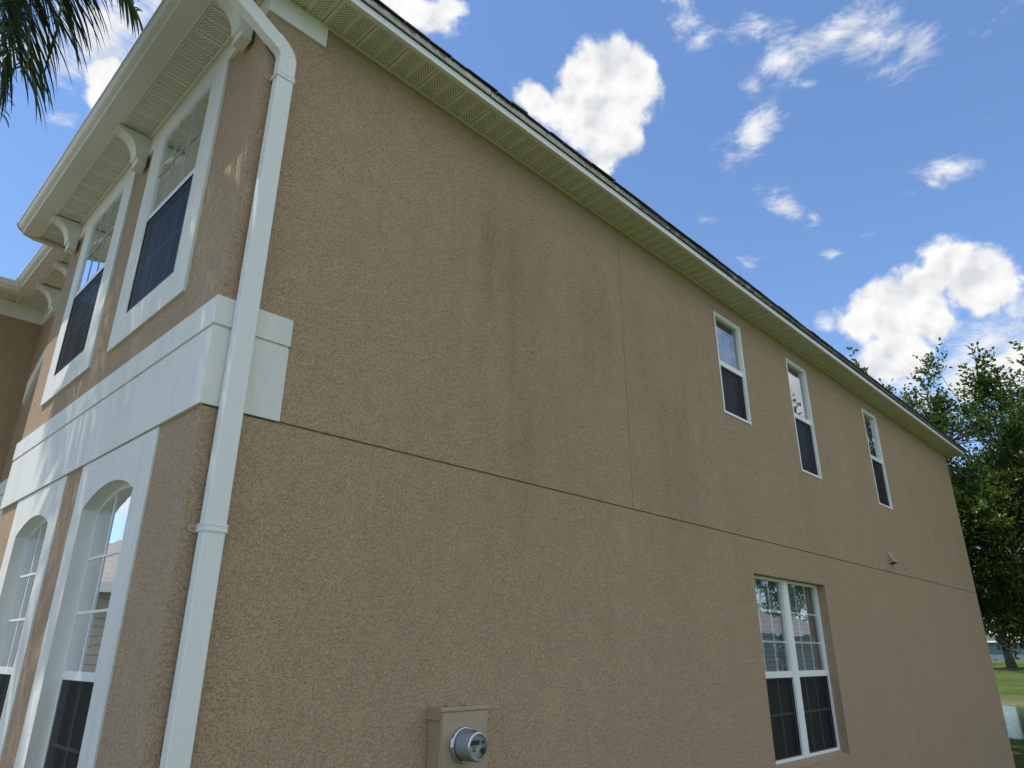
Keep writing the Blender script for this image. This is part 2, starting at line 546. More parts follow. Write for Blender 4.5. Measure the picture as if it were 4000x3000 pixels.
def mat_screen(name, scale=1.0):
    m, g = new_mat(name)
    p = wpos(g)
    speck = g.mr(g.noise(p, 120, 2, .6), .60, .78, smooth=True)
    col = g.mix(g.m('MULTIPLY', speck, .5), (.010, .010, .013), (.13, .14, .16))
    b = g.n('ShaderNodeBsdfPrincipled', i={'Base Color': col, 'Roughness': .5, 'Specular IOR Level': .12})
    tr = g.n('ShaderNodeBsdfTransparent', i={'Color': (.9, .9, .9, 1)})
    mx = g.n('ShaderNodeMixShader', i={0: .66, 1: tr.outputs[0], 2: b.outputs[0]})
    o = g.n('ShaderNodeOutputMaterial')
    g.link(mx.outputs[0], o.inputs[0])
    return m


MT['screen'] = mat_screen('insect_screen')

# ------------------------------------------------------------------ the house
ZS = 5.785                     # soffit height
house = tag(empty('house', (7.5, 6.0, 0.0)), 'two-storey tan stucco house with white trim, cream perforated soffits and weathered eave', 'house')
TY = lambda u, v, w: (u, -w, v)            # side wall: u = X, v = Z, w = outwards


def TX(x0):                                 # walls facing -X: u = Y
    return lambda u, v, w: (x0 - w, u, v)


def TYn(y0):                                # walls facing -Y at y0
    return lambda u, v, w: (u, y0 - w, v)


XJ = 3.66
# side wall, lower and upper field, the joints between them are real recesses
b = MB(TY)
b.holes(rect(0.0, 15.2, -.3, 3.003), [rect(5.75, 7.585, .84, 2.655)], 0, [.13])
b.poly([(0, 3.003, 0), (15.2, 3.003, 0), (15.2, 3.003, -.012), (0, 3.003, -.012)])
b.poly([(0, 3.003, -.012), (15.2, 3.003, -.012), (15.2, 3.017, -.012), (0, 3.017, -.012)])
b.poly([(0, 3.017, 0), (15.2, 3.017, 0), (15.2, 3.017, -.012), (0, 3.017, -.012)])
W1, W2, W3 = rect(5.50, 6.11, 4.335, 5.55), rect(7.41, 8.02, 4.03, 5.56), rect(10.23, 10.84, 4.03, 5.56)
b.holes(rect(0.0, XJ - .005, 3.017, ZS + .02), [], 0)
b.holes(rect(XJ + .005, 15.2, 3.017, ZS + .02), [W1, W2, W3], 0, [.09, .09, .09])
b.poly([(XJ - .005, 3.017, 0), (XJ - .005, ZS, 0), (XJ - .002, ZS, -.006), (XJ - .002, 3.017, -.006)])
b.poly([(XJ - .002, 3.017, -.006), (XJ - .002, ZS, -.006), (XJ + .002, ZS, -.006), (XJ + .002, 3.017, -.006)])
b.poly([(XJ + .002, 3.017, -.006), (XJ + .002, ZS, -.006), (XJ + .005, ZS, 0), (XJ + .005, 3.017, 0)])
side_wall = b.build('side_wall', MT['stucco'], house)

# front bay with two arched windows below and two tall windows above


def arch(u0, u1, v0, vs, vt, n=14):
    pts = [(u0, v0), (u1, v0), (u1, vs)]
    c, hw, rise = (u0 + u1) / 2, (u1 - u0) / 2, vt - vs
    Rr = (hw * hw + rise * rise) / (2 * rise)
    a = math.asin(hw / Rr)
    for i in range(1, n):
        t = a - 2 * a * i / n
        pts.append((c + Rr * math.sin(t), vt - Rr + Rr * math.cos(t)))
    pts.append((u0, vs))
    return pts


U1, U2 = rect(.775, 1.605, 4.05, 5.585), rect(2.495, 3.315, 4.05, 5.585)
A1, A2 = arch(.73, 1.605, .45, 2.70, 2.805), arch(2.35, 3.225, .45, 2.70, 2.805)
b = MB(TX(0))
b.holes(rect(0, 4.01, -.3, ZS + .02), [U1, U2, A1, A2], 0)
b.build('front_wall', MT['stucco'], house)
b = MB(TX(.28))
b.holes(rect(4.01, 6.2, -.3, ZS + .02), [], 0)
b.poly([(4.01, -.3, .28), (4.01, ZS, .28), (4.01, ZS, 0), (4.01, -.3, 0)])
b.build('recessed_wall', MT['stucco'], house)
b = MB()
b.poly([(.28, 6.2, -.3), (-1.05, 6.2, -.3), (-1.05, 6.2, ZS + .02), (.28, 6.2, ZS + .02)])
b.poly([(-1.05, 6.2, -.3), (-1.05, 12, -.3), (-1.05, 12, ZS + .02), (-1.05, 6.2, ZS + .02)])
b.poly([(-1.05, 12, -.3), (15.2, 12, -.3), (15.2, 12, ZS + .02), (-1.05, 12, ZS + .02)])
b.build('wing_wall', MT['stucco'], house)
b = MB()
b.poly([(15.2, 0, -.3), (15.2, 12, -.3), (15.2, 12, ZS + .02), (15.2, 0, ZS + .02)])
b.build('rear_wall', MT['stucco'], house)
foot = [(.003, .003), (15.19, .003), (15.19, 11.9), (-1.04, 11.9), (-1.04, 6.21), (.285, 6.21), (.285, 4.0), (.003, 4.0)]
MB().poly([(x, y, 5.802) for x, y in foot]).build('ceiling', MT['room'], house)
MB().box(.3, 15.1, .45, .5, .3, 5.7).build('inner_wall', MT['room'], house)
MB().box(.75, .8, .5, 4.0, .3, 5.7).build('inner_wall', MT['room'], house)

# white string band round the corner, in two courses


def ell(p, x1, y1):
    q = p + .008                    # stands further out over the front
    return [(-q, -p), (x1, -p), (x1, .004), (.004, .004), (.004, y1), (-q, y1)]


b = MB()
b.sweep(ell(.012, .406, 4.03), 3.012, 3.430, 2)
b.sweep(ell(.004, .404, 4.02), 3.428, 3.446, 2)
b.sweep(ell(.016, .410, 4.036), 3.444, 3.605, 2)
b.build('string_band', MT['trim'], house, bevel=.0025)
b = MB()
b.sweep([(.258, 4.0), (.284, 4.0), (.284, 6.204), (-1.07, 6.204), (-1.07, 6.178), (.258, 6.178)], 3.012, 3.430, 2)
b.sweep([(.268, 4.0), (.284, 4.0), (.284, 6.204), (-1.06, 6.204), (-1.06, 6.188), (.268, 6.188)], 3.428, 3.446, 2)
b.sweep([(.252, 4.0), (.284, 4.0), (.284, 6.204), (-1.076, 6.204), (-1.076, 6.172), (.252, 6.172)], 3.444, 3.605, 2)
b.build('string_band', MT['trim'], house, bevel=.0025)
# frieze under the soffit
b = MB()
b.sweep([(-.02, -.02), (.386, -.02), (.386, .004), (.004, .004), (.004, 4.03), (-.02, 4.03)], 5.605, ZS + .004, 2)
b.build('frieze', MT['trim'], house, bevel=.004)
b = MB()
b.sweep([(.26, 4.014), (.284, 4.014), (.284, 6.204), (-1.07, 6.204), (-1.07, 6.18), (.26, 6.18)], 5.605, ZS + .004, 2)
b.build('frieze', MT['trim'], house, bevel=.004)
# slanting white trim on the recessed wall
b = MB(TX(.28))
out = [(5.99, 4.52), (6.0, 4.80), (5.58, 5.06), (4.95, 5.30), (4.95, 5.12), (5.55, 4.90)]
n = len(out)
b.poly([(u, v, .03) for u, v in out])
for i in range(n):
    (u, v), (u2, v2) = out[i], out[(i + 1) % n]
    b.poly([(u, v, 0), (u2, v2, 0), (u2, v2, .03), (u, v, .03)])
b.build('window_casing', MT['trim'], house)


# casings
def casing(T, outer, hole, d, depth):
    b = MB(T)
    b.holes(outer, [hole], d, [d + depth])
    n = len(outer)
    for i in range(n):
        (u, v), (u2, v2) = outer[i], outer[(i + 1) % n]
        b.poly([(u, v, -.002), (u2, v2, -.002), (u2, v2, d), (u, v, d)])
    return b.build('window_casing', MT['trim'], house)


cas = []
for u0, u1, hole in ((.545, 1.845, U1), (2.245, 3.53, U2)):
    cas.append(casing(TX(0), rect(u0, u1, 3.84, 5.606), hole, .018, .07))
for u0, u1, hole in ((.52, 1.80, A1), (2.145, 3.45, A2)):
    cas.append(casing(TX(0), rect(u0, u1, -.3, 3.004), hole, .010, .09))


# ------------------------------------------------------------------ windows
def blinds(T, u0, u1, v0, v1, w, parent, pitch=.05, tilt=.012):
    b = MB(T)
    v = v0
    while v < v1:
        b.poly([(u0, v, w), (u1, v, w), (u1, v + pitch * .92, w - tilt), (u0, v + pitch * .92, w - tilt)])
        v += pitch
    for t in (.22, .78):
        u = u0 + (u1 - u0) * t
        b.box(u - .001, u + .001, v0, v1, w + .004, w + .006)
    b.build('blind', MT['blind'], parent)


def sash_window(T, u0, u1, v0, v1, rail, w, flange=.012, fw=.028, grid=(0, 0, 0), proud=True, blind=True, screen_w=.012, goff=.034, shade=False):
    """single-hung window: frame > glass, screen, grille, blind. w = depth of frame face (negative = into the wall)"""
    b = MB(T)
    f0, f1 = w - .05, w
    for a, c, d, e in ((u0, u0 + fw, v0, v1), (u1 - fw, u1, v0, v1), (u0 + fw, u1 - fw, v0, v0 + fw), (u0 + fw, u1 - fw, v1 - fw, v1)):
        b.box(a, c, d, e, f0, f1)
    b.box(u0 + fw, u1 - fw, rail - .022, rail + .022, f0, f1 - .006)
    b.box(u0 + fw, u1 - fw, rail - .040, rail - .0225, f0, f1 - .004)
    if proud:                                    # nailing flange lying on the stucco
        e = .009
        for a, c, d, g2 in ((u0 - e, u0 + .012, v0 - e, v1 + e), (u1 - .012, u1 + e, v0 - e, v1 + e), (u0 + .012, u1 - .012, v0 - e, v0 + .012), (u0 + .012, u1 - .012, v1 - .012, v1 + e)):
            b.box(a, c, d, g2, w + .0005, w + flange)
    fr = b.build('window', MT['frame'], house, bevel=.002, seg=1)
    gw = w - goff
    b = MB(T)
    b.poly([(u0 + fw, rail + .022, gw), (u1 - fw, rail + .022, gw), (u1 - fw, v1 - fw, gw), (u0 + fw, v1 - fw, gw)])
    b.build('glass', MT['glass'], fr)
    b = MB(T)
    b.poly([(u0 + fw, v0 + fw, gw - .01), (u1 - fw, v0 + fw, gw - .01), (u1 - fw, rail - .022, gw - .01), (u0 + fw, rail - .022, gw - .01)])
    b.build('glass', MT['glass_low'], fr)
    # dark insect screen in its own thin frame over the lower sash
    b = MB(T)
    sw = w - goff + .008
    b.poly([(u0 + fw, v0 + fw, sw), (u1 - fw, v0 + fw, sw), (u1 - fw, rail - .04, sw), (u0 + fw, rail - .04, sw)])
    b.build('screen', MT['screen'], fr)
    b = MB(T)
    q = screen_w
    for a, c, d, e in ((u0 + fw, u0 + fw + q, v0 + fw, rail - .04), (u1 - fw - q, u1 - fw, v0 + fw, rail - .04), (u0 + fw + q, u1 - fw - q, v0 + fw, v0 + fw + q), (u0 + fw + q, u1 - fw - q, rail - .04 - q, rail - .04)):
        b.box(a, c, d, e, sw - .004, sw + .004)
    b.build('screen_frame', MT['dark'], fr)
    nv, nh, nl = grid
    if nv:
        b = MB(T)
        gz = gw - .006 if goff > .02 else gw + .005
        hw = .010 if goff > .02 else .0055
        us = [u0 + fw + (u1 - u0 - 2 * fw) * (i + 1) / (nv + 1) for i in range(nv)]
        for u in us:
            b.box(u - hw, u + hw, rail + .022, v1 - fw, gz - .006, gz)
            b.box(u - .010, u + .010, v0 + fw, rail - .04, gw - .024, gw - .018)
        for j in range(nh):
            v = rail + (v1 - rail - fw) * (j + 1) / (nh + 1)
            b.box(u0 + fw, u1 - fw, v - hw, v + hw, gz - .0075, gz + .0015)
        for j in range(nl):
            v = v0 + fw + (rail - v0 - fw) * (j + 1) / (nl + 1)
            b.box(u0 + fw, u1 - fw, v - .010, v + .010, gw - .0255, gw - .0165)
        b.build('grille', MT['frame'] if goff > .02 else MT['grille'], fr)
    if shade:                                    # plain roller shade
        MB(T).poly([(u0, v0, w - .09), (u1 - .10, v0, w - .09), (u1 - .10, v1 - .12, w - .09), (u0, v1 - .12, w - .09)]).build('shade', MT['blind'], fr)
    elif blind:
        blinds(T, u0 + .02, u1 - .02, v0 + .02, v1 - .02, w - .09, fr)
    return fr


sash_window(TY, 5.50, 6.11, 4.335, 5.55, 4.945, -.001, shade=True)
sash_window(TY, 7.41, 8.02, 4.03, 5.56, 4.795, -.001, shade=True)
sash_window(TY, 10.23, 10.84, 4.03, 5.56, 4.80, -.001, shade=True)
for u0, u1 in ((.775, 1.605), (2.495, 3.315)):
    sash_window(TX(0), u0, u1, 4.05, 5.585, 4.845, .014, fw=.013, grid=(2, 1, 1), proud=False, screen_w=.008, goff=.010)
# double window in the recess of the side wall
mull = MB(TY).box(6.635, 6.725, .885, 2.655, -.13, -.088).build('mullion', MT['frame'], house, bevel=.004)
sash_window(TY, 5.752, 6.634, .885, 2.655, 1.69, -.095, grid=(2, 2, 1), proud=False)
sash_window(TY, 6.726, 7.583, .885, 2.655, 1.69, -.095, grid=(2, 2, 1), proud=False)
b = MB(TY)
for q in ([(5.751, .842, -.001), (7.584, .842, -.001), (7.584, .8855, -.096), (5.751, .8855, -.096)],
          [(5.751, .8855, -.096), (7.584, .8855, -.096), (7.584, .8855, -.13), (5.751, .8855, -.13)]):
    b.poly(q)
b.build('window_sill', MT['stucco'], house)


def arch_window(T, u0, u1, vs, vt, w):
    rail = 1.742
    b = MB(T)
    inn = arch(u0 + .028, u1 - .028, .48, vs - .014, vt - .028)
    outp = arch(u0, u1, .45, vs, vt)
    b.holes(outp, [inn], w, [.045])
    b.box(u0 + .014, u1 - .014, rail - .022, rail + .024, w - .045, w - .002)
    fr = b.build('window', MT['frame'], house)
    top = [p for p in inn if p[1] > rail]
    MB(T).poly([(u0 + .014, rail, w - .010), (u1 - .014, rail, w - .010)] + [(p[0], p[1], w - .010) for p in top]).build('glass', MT['glass_arch'], fr)
    MB(T).poly([(u0 + .014, .48, w - .014), (u1 - .014, .48, w - .014), (u1 - .014, rail - .02, w - .014), (u0 + .014, rail - .02, w - .014)]).build('glass', MT['glass_low'], fr)
    MB(T).poly([(u0 + .014, .48, w - .005), (u1 - .014, .48, w - .005), (u1 - .014, rail - .022, w - .005), (u0 + .014, rail - .022, w - .005)]).build('screen', MT['screen'], fr)
    b = MB(T)
    for k in (1, 2):
        u = u0 + .03 + (u1 - u0 - .06) * k / 3
        b.box(u - .008, u + .008, rail + .02, vt - .045, w - .009, w - .004)
        b.box(u - .008, u + .008, .48, rail - .02, w - .030, w - .024)
    for v in (2.085, 2.40):
        b.box(u0 + .014, u1 - .014, v - .008, v + .008, w - .0085, w - .0035)
    for v in (1.38, 1.0, .7):
        b.box(u0 + .014, u1 - .014, v - .008, v + .008, w - .0315, w - .0225)
    b.build('grille', MT['frame'], fr)
    blinds(T, u0, u1, .45, 2.80, w - .09, fr)
    return fr


arch_window(TX(0), .73, 1.605, 2.70, 2.805, -.076)
arch_window(TX(0), 2.35, 3.225, 2.70, 2.805, -.076)


# ------------------------------------------------------------------ soffits with ribs
def soffit(name, axis, t0, t1, c0, c1, origin, mat):
    """ribbed sheet; axis 0 runs along X, 1 along Y; ribs cross it every 0.1333 m"""
    prof = [(t0, 0.0)]
    k0 = math.floor((t0 - origin) / .1333)
    k = k0
    while True:
        t = origin + k * .1333
        if t > t1 - .03:
            break
        if t - .02 > t0:
            if k % 2 == 0:
                prof += [(t - .017, 0), (t - .013, .014), (t + .013, .014), (t + .017, 0)]
            else:
                prof += [(t - .006, 0), (t - .004, .014), (t + .004, .014), (t + .006, 0)]
        k += 1
    prof.append((t1, 0))
    b = MB()
    rows = []
    for c in (c0, c1):
        rows.append([(t, c, ZS + dz) if axis == 0 else (c, t, ZS + dz) for t, dz in prof])
    b.strip(rows)
    return b.build(name, mat, house)


s1 = soffit('soffit', 0, -.27, 15.42, -.285, 0.0, SOFF0[0], MT['soffx'])
s2 = soffit('soffit', 1, -.04, 4.30, -.270, 0.0, SOFF0[1], MT['soffy'])
s3 = soffit('soffit', 1, 4.335, 6.2, .012, .28, SOFF0[1], MT['soffy'])
s4 = soffit('soffit', 0, -1.4, .01, 5.872, 6.2, SOFF0[0], MT['soffx'])
# J-channels along walls and fascias
b = MB()
b.box(-.27, 15.42, -.024, -.0, ZS - .010, ZS - .0015)
b.box(-.27, 15.42, -.286, -.266, ZS - .008, ZS - .0015)
b.box(-.046, -.0215, -.0, 4.30, ZS - .010, ZS - .0015)
b.box(-.271, -.243, -.04, 4.30, ZS - .010, ZS - .0015)
b.box(-.238, -.228, -.04, 4.30, ZS - .006, ZS - .0015)
b.box(.012, .040, 4.335, 5.872, ZS - .010, ZS - .0015)
b.box(.228, .2585, 4.335, 6.15, ZS - .012, ZS - .0015)
b.box(-1.4, .010, 5.872, 5.9, ZS - .010, ZS - .0015)
b.box(-1.05, .228, 6.15, 6.179, ZS - .012, ZS - .0015)
b.build('soffit_channel', MT['vinyl'], house, bevel=.002, seg=1)
# side eave: white fascia, weathered drip edge above it, shingles
b = MB()
b.box(-.29, 15.44, -.301, -.286, ZS - .012, 5.842)
b.box(15.425, 15.44, -.286, 6, ZS - .012, 5.842)
b.box(-.29, 15.44, -.308, -.301, ZS - .012, ZS - .003)
b.build('fascia', MT['alum'], house, bevel=.002, seg=1)
x = -.30
rnd = random.Random(3)
b = MB()
while x < 15.44:
    L = min(rnd.uniform(1.6, 2.9), 15.45 - x)
    d0, d1 = rnd.uniform(.317, .326), rnd.uniform(.317, .326)
    n = max(2, int(L / .15))
    rows = []
    for r_, (yy, zz) in enumerate(((.302, 5.851), (0, 5.8425), (.004, 5.872), (-.002, 5.905))):
        row = []
        for i in range(n + 1):
            t = i / n
            dd = d0 + (d1 - d0) * t + rnd.uniform(-.0012, .0012)
            row.append((x + .004 + (L - .008) * t, -(.303 if r_ == 0 else dd + yy), zz + rnd.uniform(-.002, .002) * (r_ > 0)))
        rows.append(row)
    b.strip(rows)
    x += L
b.build('drip_edge', MT['drip'], house)
b = MB()
x = -.32
while x < 15.47:
    L = rnd.uniform(.13, .36)
    for c in range(1):
        y0 = -.331 - rnd.uniform(0, .008)
        z0 = 5.903 + c * .011 + rnd.uniform(-.003, .006)
        h = rnd.uniform(.007, .018)
        xx = x + c * .07
        P = [(xx, y0, z0), (xx + L - .004, y0 + rnd.uniform(-.004, .004), z0 + rnd.uniform(-.003, .003))]
        q = [P[0], P[1], (P[1][0], y0 + .25, z0 + .105), (P[0][0], y0 + .25, z0 + .105)]
        u = [(p[0], p[1], p[2] + h) for p in q]
        b.poly(q).poly(u).poly([q[0], q[1], u[1], u[0]]).poly([q[1], q[2], u[2], u[1]]).poly([q[3], q[0], u[0], u[3]])
    x += L
b.build('shingle_edge', MT['shingle'], house)
S = .42
b = MB()
e0, e1, f0, f1, zr = -.36, 15.46, -.33, 12.35, 5.895
hw = (f1 - f0) / 2
b.poly([(e0, f0, zr), (e1, f0, zr), (e1 - hw, f0 + hw, zr + hw * S), (e0 + hw, f0 + hw, zr + hw * S)])
b.poly([(e1, f0, zr), (e1, f1, zr), (e1 - hw, f0 + hw, zr + hw * S)])
b.poly([(e1, f1, zr), (-1.35, f1, zr), (e0 + hw, f0 + hw, zr + hw * S), (e1 - hw, f0 + hw, zr + hw * S)])
b.poly([(e0, f0, zr), (e0, 4.33, zr), (.1, 4.33, zr + .46 * S), (.1, 6.05, zr + .1), (-1.35, 6.05, zr + .05), (-1.35, f1, zr), (e0 + hw, f0 + hw, zr + hw * S)])
b.build('roof', MT['shingle'], house)


# ------------------------------------------------------------------ gutters
def kprof(n=0):
    return [(-.286, ZS - .012), (-.386, ZS - .018), (-.392, ZS - .014), (-.396, ZS + .004), (-.410, ZS + .010), (-.428, ZS + .022), (-.441, ZS + .040),
            (-.446, ZS + .058), (-.454, ZS + .060), (-.456, ZS + .072), (-.440, ZS + .074), (-.438, ZS + .060), (-.286, ZS + .085)]


b = MB()
b.strip([[(d, y, z) for d, z in kprof()] for y in (-.36, 4.325)], True)
b.poly([(d, 4.325, z) for d, z in kprof()])
b.poly([(d, -.36, z) for d, z in kprof()])
gt = b.build('gutter', MT['gutter'], house)
prof = [(-.288, ZS - .016), (-.388, ZS - .022), (-.398, ZS - .004), (-.415, ZS + .004), (-.433, ZS + .016), (-.447, ZS + .034), (-.452, ZS + .052), (-.460, ZS + .056), (-.462, ZS + .078), (-.288, ZS + .088)]
cap = MB()
cap.strip([[(d, 4.3255, z) for d, z in prof], [(d, 4.333, z) for d, z in prof]], True)
cap.poly([(d, 4.333, z) for d, z in prof])
cap.build('end_cap', MT['gutter'], gt)
b = MB()
K = kprof()
b.strip([[(d + .283, 4.345, z) for d, z in K], [(d + .283, 6.152 + d, z) for d, z in K], [(-1.55, 6.152 + d, z) for d, z in K]], True)
b.poly([(d + .283, 4.345, z) for d, z in K])
g2 = b.build('gutter', MT['gutter'], house)
b = MB()
Kp = [(d * 1.012 + (.004 if d > -.3 else 0), z + (-.003 if z < ZS + .03 else .002)) for d, z in K]
b.strip([[(d + .283, 6.152 + d - .09 * 1, z) for d, z in Kp], [(d + .283, 6.152 + d, z) for d, z in Kp], [(d + .283 - .06, 6.152 + d, z) for d, z in Kp]], True)
b.build('corner_mitre', MT['gutter'], g2)
# fascia boards behind the gutters and the return at the end of the bay roof
b = MB()
b.box(-.2855, -.272, -.30, 4.33, ZS - .011, 5.88)
b.box(-.2715, .015, 4.314, 4.330, ZS - .048, 5.88)
b.box(-.2715, .015, 4.302, 4.3135, ZS - .050, ZS - .030)
b.box(-.001, .0115, 4.3305, 5.86, ZS - .011, 5.88)
b.box(-1.5, -.0015, 5.858, 5.871, ZS - .011, 5.88)
b.poly([(-.39, 4.34, ZS - .02), (-.285, 4.34, ZS - .048), (0.0, 4.34, ZS - .048), (0, 4.34, 5.90), (-.39, 4.34, 5.87)])
b.build('fascia', MT['gutter'], house)


# ------------------------------------------------------------------ brackets
def bracket_mesh():
    pr = [(0, ZS - .013), (-.244, ZS - .013), (-.262, ZS - .013), (-.262, 5.745), (-.218, 5.742), (-.215, 5.727)]
    for i in range(1, 12):
        t = math.pi / 2 * (1 - i / 12)
        pr.append((-.215 + .127 * math.cos(t), 5.547 + .18 * math.sin(t)))
    pr += [(-.088, 5.548), (-.066, 5.545), (-.066, 5.512), (-.050, 5.490), (0, 5.490)]
    b = MB()
    b.sweep([(x, z) for x, z in pr], 0, .12, 1)
    # flat blocks at the foot and the head a little wider than the web
    b.box(-.070, -.001, -.004, .124, 5.486, 5.550)
    b.box(-.264, -.212, -.004, .124, 5.738, ZS - .014)
    return b


b0 = bracket_mesh()
for x0, y0 in ((-.0205, .18), (-.0205, 1.96), (-.0205, 3.73), (.2595, 4.68), (.2595, 5.38)):
    q = MB()
    q.v = [(x + x0 * (1 if x > -.2 else .4 if x0 < 0 else 1) - (.0 if x0 < 0 else 0), y + y0, z) for x, y, z in b0.v]
    q.f = [list(f) for f in b0.f]
    q.build('bracket', MT['trim'], house, bevel=.003, seg=1)


# ------------------------------------------------------------------ downspout
def ds_section():
    x0, x1, y0, y1 = -.0525, .0525, -.0325, .0325
    pts = []

    def side(a, c, n, depth, nx, ny):
        out = []
        for i in range(n):
            for t, d in ((.10, 0), (.28, 1), (.46, 1), (.64, 0)):
                s_ = (i + t) / n * .62 + .19
                out.append((a[0] + (c[0] - a[0]) * s_ - nx * depth * d, a[1] + (c[1] - a[1]) * s_ - ny * depth * d))
        return out
    r = .005
    pts += [(x0 + r, y0), ] + side((x0, y0), (x1, y0), 4, .0009, 0, -1) + [(x1 - r, y0), (x1, y0 + r)]
    pts += side((x1, y0), (x1, y1), 2, .0022, 1, 0) + [(x1, y1 - r), (x1 - r, y1), (x0 + r, y1), (x0, y1 - r)]
    pts += side((x0, y1), (x0, y0), 3, .003, -1, 0) + [(x0, y0 + r)]
    return pts


sec = ds_section()
rows = []
cx, cy = .1225, -.0535


def ds_ring(px, py, pz, ang, sc=1.0, sy=1.0):
    return [(px + a * sc * math.cos(ang), py + c * sc * sy, pz + a * sc * math.sin(ang)) for a, c in sec]


for z in (-.1, 1.0, 2.0, 3.0, 4.0, 5.0, 5.24):
    rows.append(ds_ring(cx, cy, z, 0))
b = MB()
b.strip(rows, True)
dsp = b.build('downspout', MT['alum'], house)
# elbow, crimped
rows = []
A = R(54)                        # turn towards the gutter outlet
Rb = .13
for i in range(0, 31):
    t = i / 30
    a = A * t
    crimp = 1.035 - (.035 if i % 2 else 0) * (1 if 4 < i < 27 else 0)
    px = cx - Rb * (1 - math.cos(a))
    pz = 5.245 + Rb * math.sin(a)
    rows.append(ds_ring(px, cy + .01 * t, pz, a, crimp))
px, pz = cx - Rb * (1 - math.cos(A)), 5.245 + Rb * math.sin(A)
dx, dz = -math.sin(A), math.cos(A)
rows.append(ds_ring(px + dx * .05, cy + .01, pz + dz * .05, A, 1.035))
first = [ds_ring(cx, cy, 5.14, 0, 1.035)]
b = MB()
b.strip(first + rows, True)
b.build('elbow', MT['alum'], dsp)
rows = []
L = .52
for t in (.03, .25, .5, .75, 1.0):
    rows.append(ds_ring(px + dx * L * t, cy + .01 + .05 * t, pz + dz * L * t, A, 1.0))
b = MB()
b.strip(rows, True)
b.build('offset_pipe', MT['alum'], dsp)
for z in (2.41, 5.118):
    b = MB()
    x0, x1, y0, y1 = .0665, .1785, -.0895, -.0
    for dz0, dz1, e in ((-.020, .020, 0), (.010, .015, .002), (-.015, -.010, .002)):
        b.box(x0 - e, x1 + e, y0 - e, y0 + .0015, z + dz0, z + dz1)
        b.box(x0 - e, x0 + .0015, y0 + .0015, y1, z + dz0, z + dz1)
        b.box(x1 - .0015, x1 + e, y0 + .0015, y1, z + dz0, z + dz1)
    b.build('strap', MT['alum'], dsp)
    b = MB(TY)
    out = [(.066, z - .020), (.066, z + .020), (.036, z + .020), (.020, z), (.034, z - .020)]
    b.poly([(u, v, .004) for u, v in out])
    for i in range(5):
        (u, v), (u2, v2) = out[i], out[(i + 1) % 5]
        b.poly([(u, v, 0), (u2, v2, 0), (u2, v2, .004), (u, v, .004)])
    b.box(.047, .055, z - .004, z + .004, .004, .009)
    b.build('strap_tab', MT['metal_tan'], dsp)

# vent hood
b = MB()
xa, xb = 10.165, 10.362
pr = [(0, 3.304), (-.072, 3.172), (-.072, 3.160), (0, 3.130)]
for X_ in (xa, xb):
    b.poly([(X_, y, z) for y, z in pr])
b.poly([(xa, 0, 3.304), (xb, 0, 3.304), (xb, -.072, 3.172), (xa, -.072, 3.172)])
b.poly([(xa, -.072, 3.172), (xb, -.072, 3.172), (xb, -.072, 3.160), (xa, -.072, 3.160)])
vh = b.build('vent_hood', MT['metal_tan'], house)
MB().poly([(xa + .004, -.069, 3.166), (xb - .004, -.069, 3.166), (xb - .004, -.002, 3.139), (xa + .004, -.002, 3.139)]).build('hood_shadow', MT['dark'], vh)  # dark sheet painted as the shade inside the open hood bottom

# ------------------------------------------------------------------ electric meter
met = tag(empty('electric_meter', (1.70, -.06, 0.75)), 'round grey glass-covered electric meter on a tan painted metal box on the side wall', 'electric meter')
MB().box(1.52, 1.88, -.112, -.001, .62, 1.572).build('meter_box', MT['metal_tan'], met, bevel=.004)
b = MB()
b.box(1.512, 1.888, -.120, -.001, 1.566, 1.590)
b.poly([(1.5115, -.001, 1.59), (1.5115, -.120, 1.59), (1.5115, -.118, 1.545), (1.5115, -.104, 1.522), (1.5115, -.001, 1.528)])
b.box(1.512, 1.519, -.104, -.001, 1.526, 1.566)
lid = b.build('lid', MT['metal_tan'], met, bevel=.003, seg=1)
b = MB()
for X_ in (1.60, 1.735):
    MB().box(X_, X_ + .075, -.075, -.03, 1.590, 1.597).build('knockout', MT['metal_tan'], lid, bevel=.002, seg=1)
MB().box(1.528, 1.872, -.118, -.110, 1.175, 1.558).build('cover_panel', MT['metal_tan'], met, bevel=.003, seg=1)
MB().box(1.526, 1.874, -.120, -.110, .66, 1.172).build('cover_panel', MT['metal_tan'], met, bevel=.003, seg=1)
mx, mz = 1.676, 1.396


def lathe(b, prof, n=48, cap=False):
    rows = [[(mx + r_ * math.cos(2 * math.pi * i / n), y, mz + r_ * math.sin(2 * math.pi * i / n)) for i in range(n)] for r_, y in prof]
    idx = b.strip(rows, True)
    if cap:
        b.f.append(idx[-1])
    return b


lathe(MB(), [(.078, -.117), (.090, -.117), (.092, -.124), (.092, -.138), (.087, -.143), (.081, -.143), (.079, -.139), (.079, -.118)]).build('ring', MT['steel'], met, smooth=True)
lathe(MB(), [(.076, -.118), (.076, -.150), (.074, -.152), (.072, -.225), (.069, -.231)], cap=True).build('meter_body', MT['meter'], met, smooth=False)
m_, g_ = new_mat('meter_glass')
gl = g_.n('ShaderNodeBsdfGlossy', i={'Color': (1, 1, 1, 1), 'Roughness': .03})
tr = g_.n('ShaderNodeBsdfTransparent', i={'Color': (.93, .95, .97, 1)})
fr_ = g_.n('ShaderNodeFresnel', i={'IOR': 1.5}).outputs[0]
mx_ = g_.n('ShaderNodeMixShader', i={0: g_.m('ADD', fr_, .05), 1: tr.outputs[0], 2: gl.outputs[0]})
oo = g_.n('ShaderNodeOutputMaterial')
g_.link(mx_.outputs[0], oo.inputs[0])
MT['mglass'] = m_
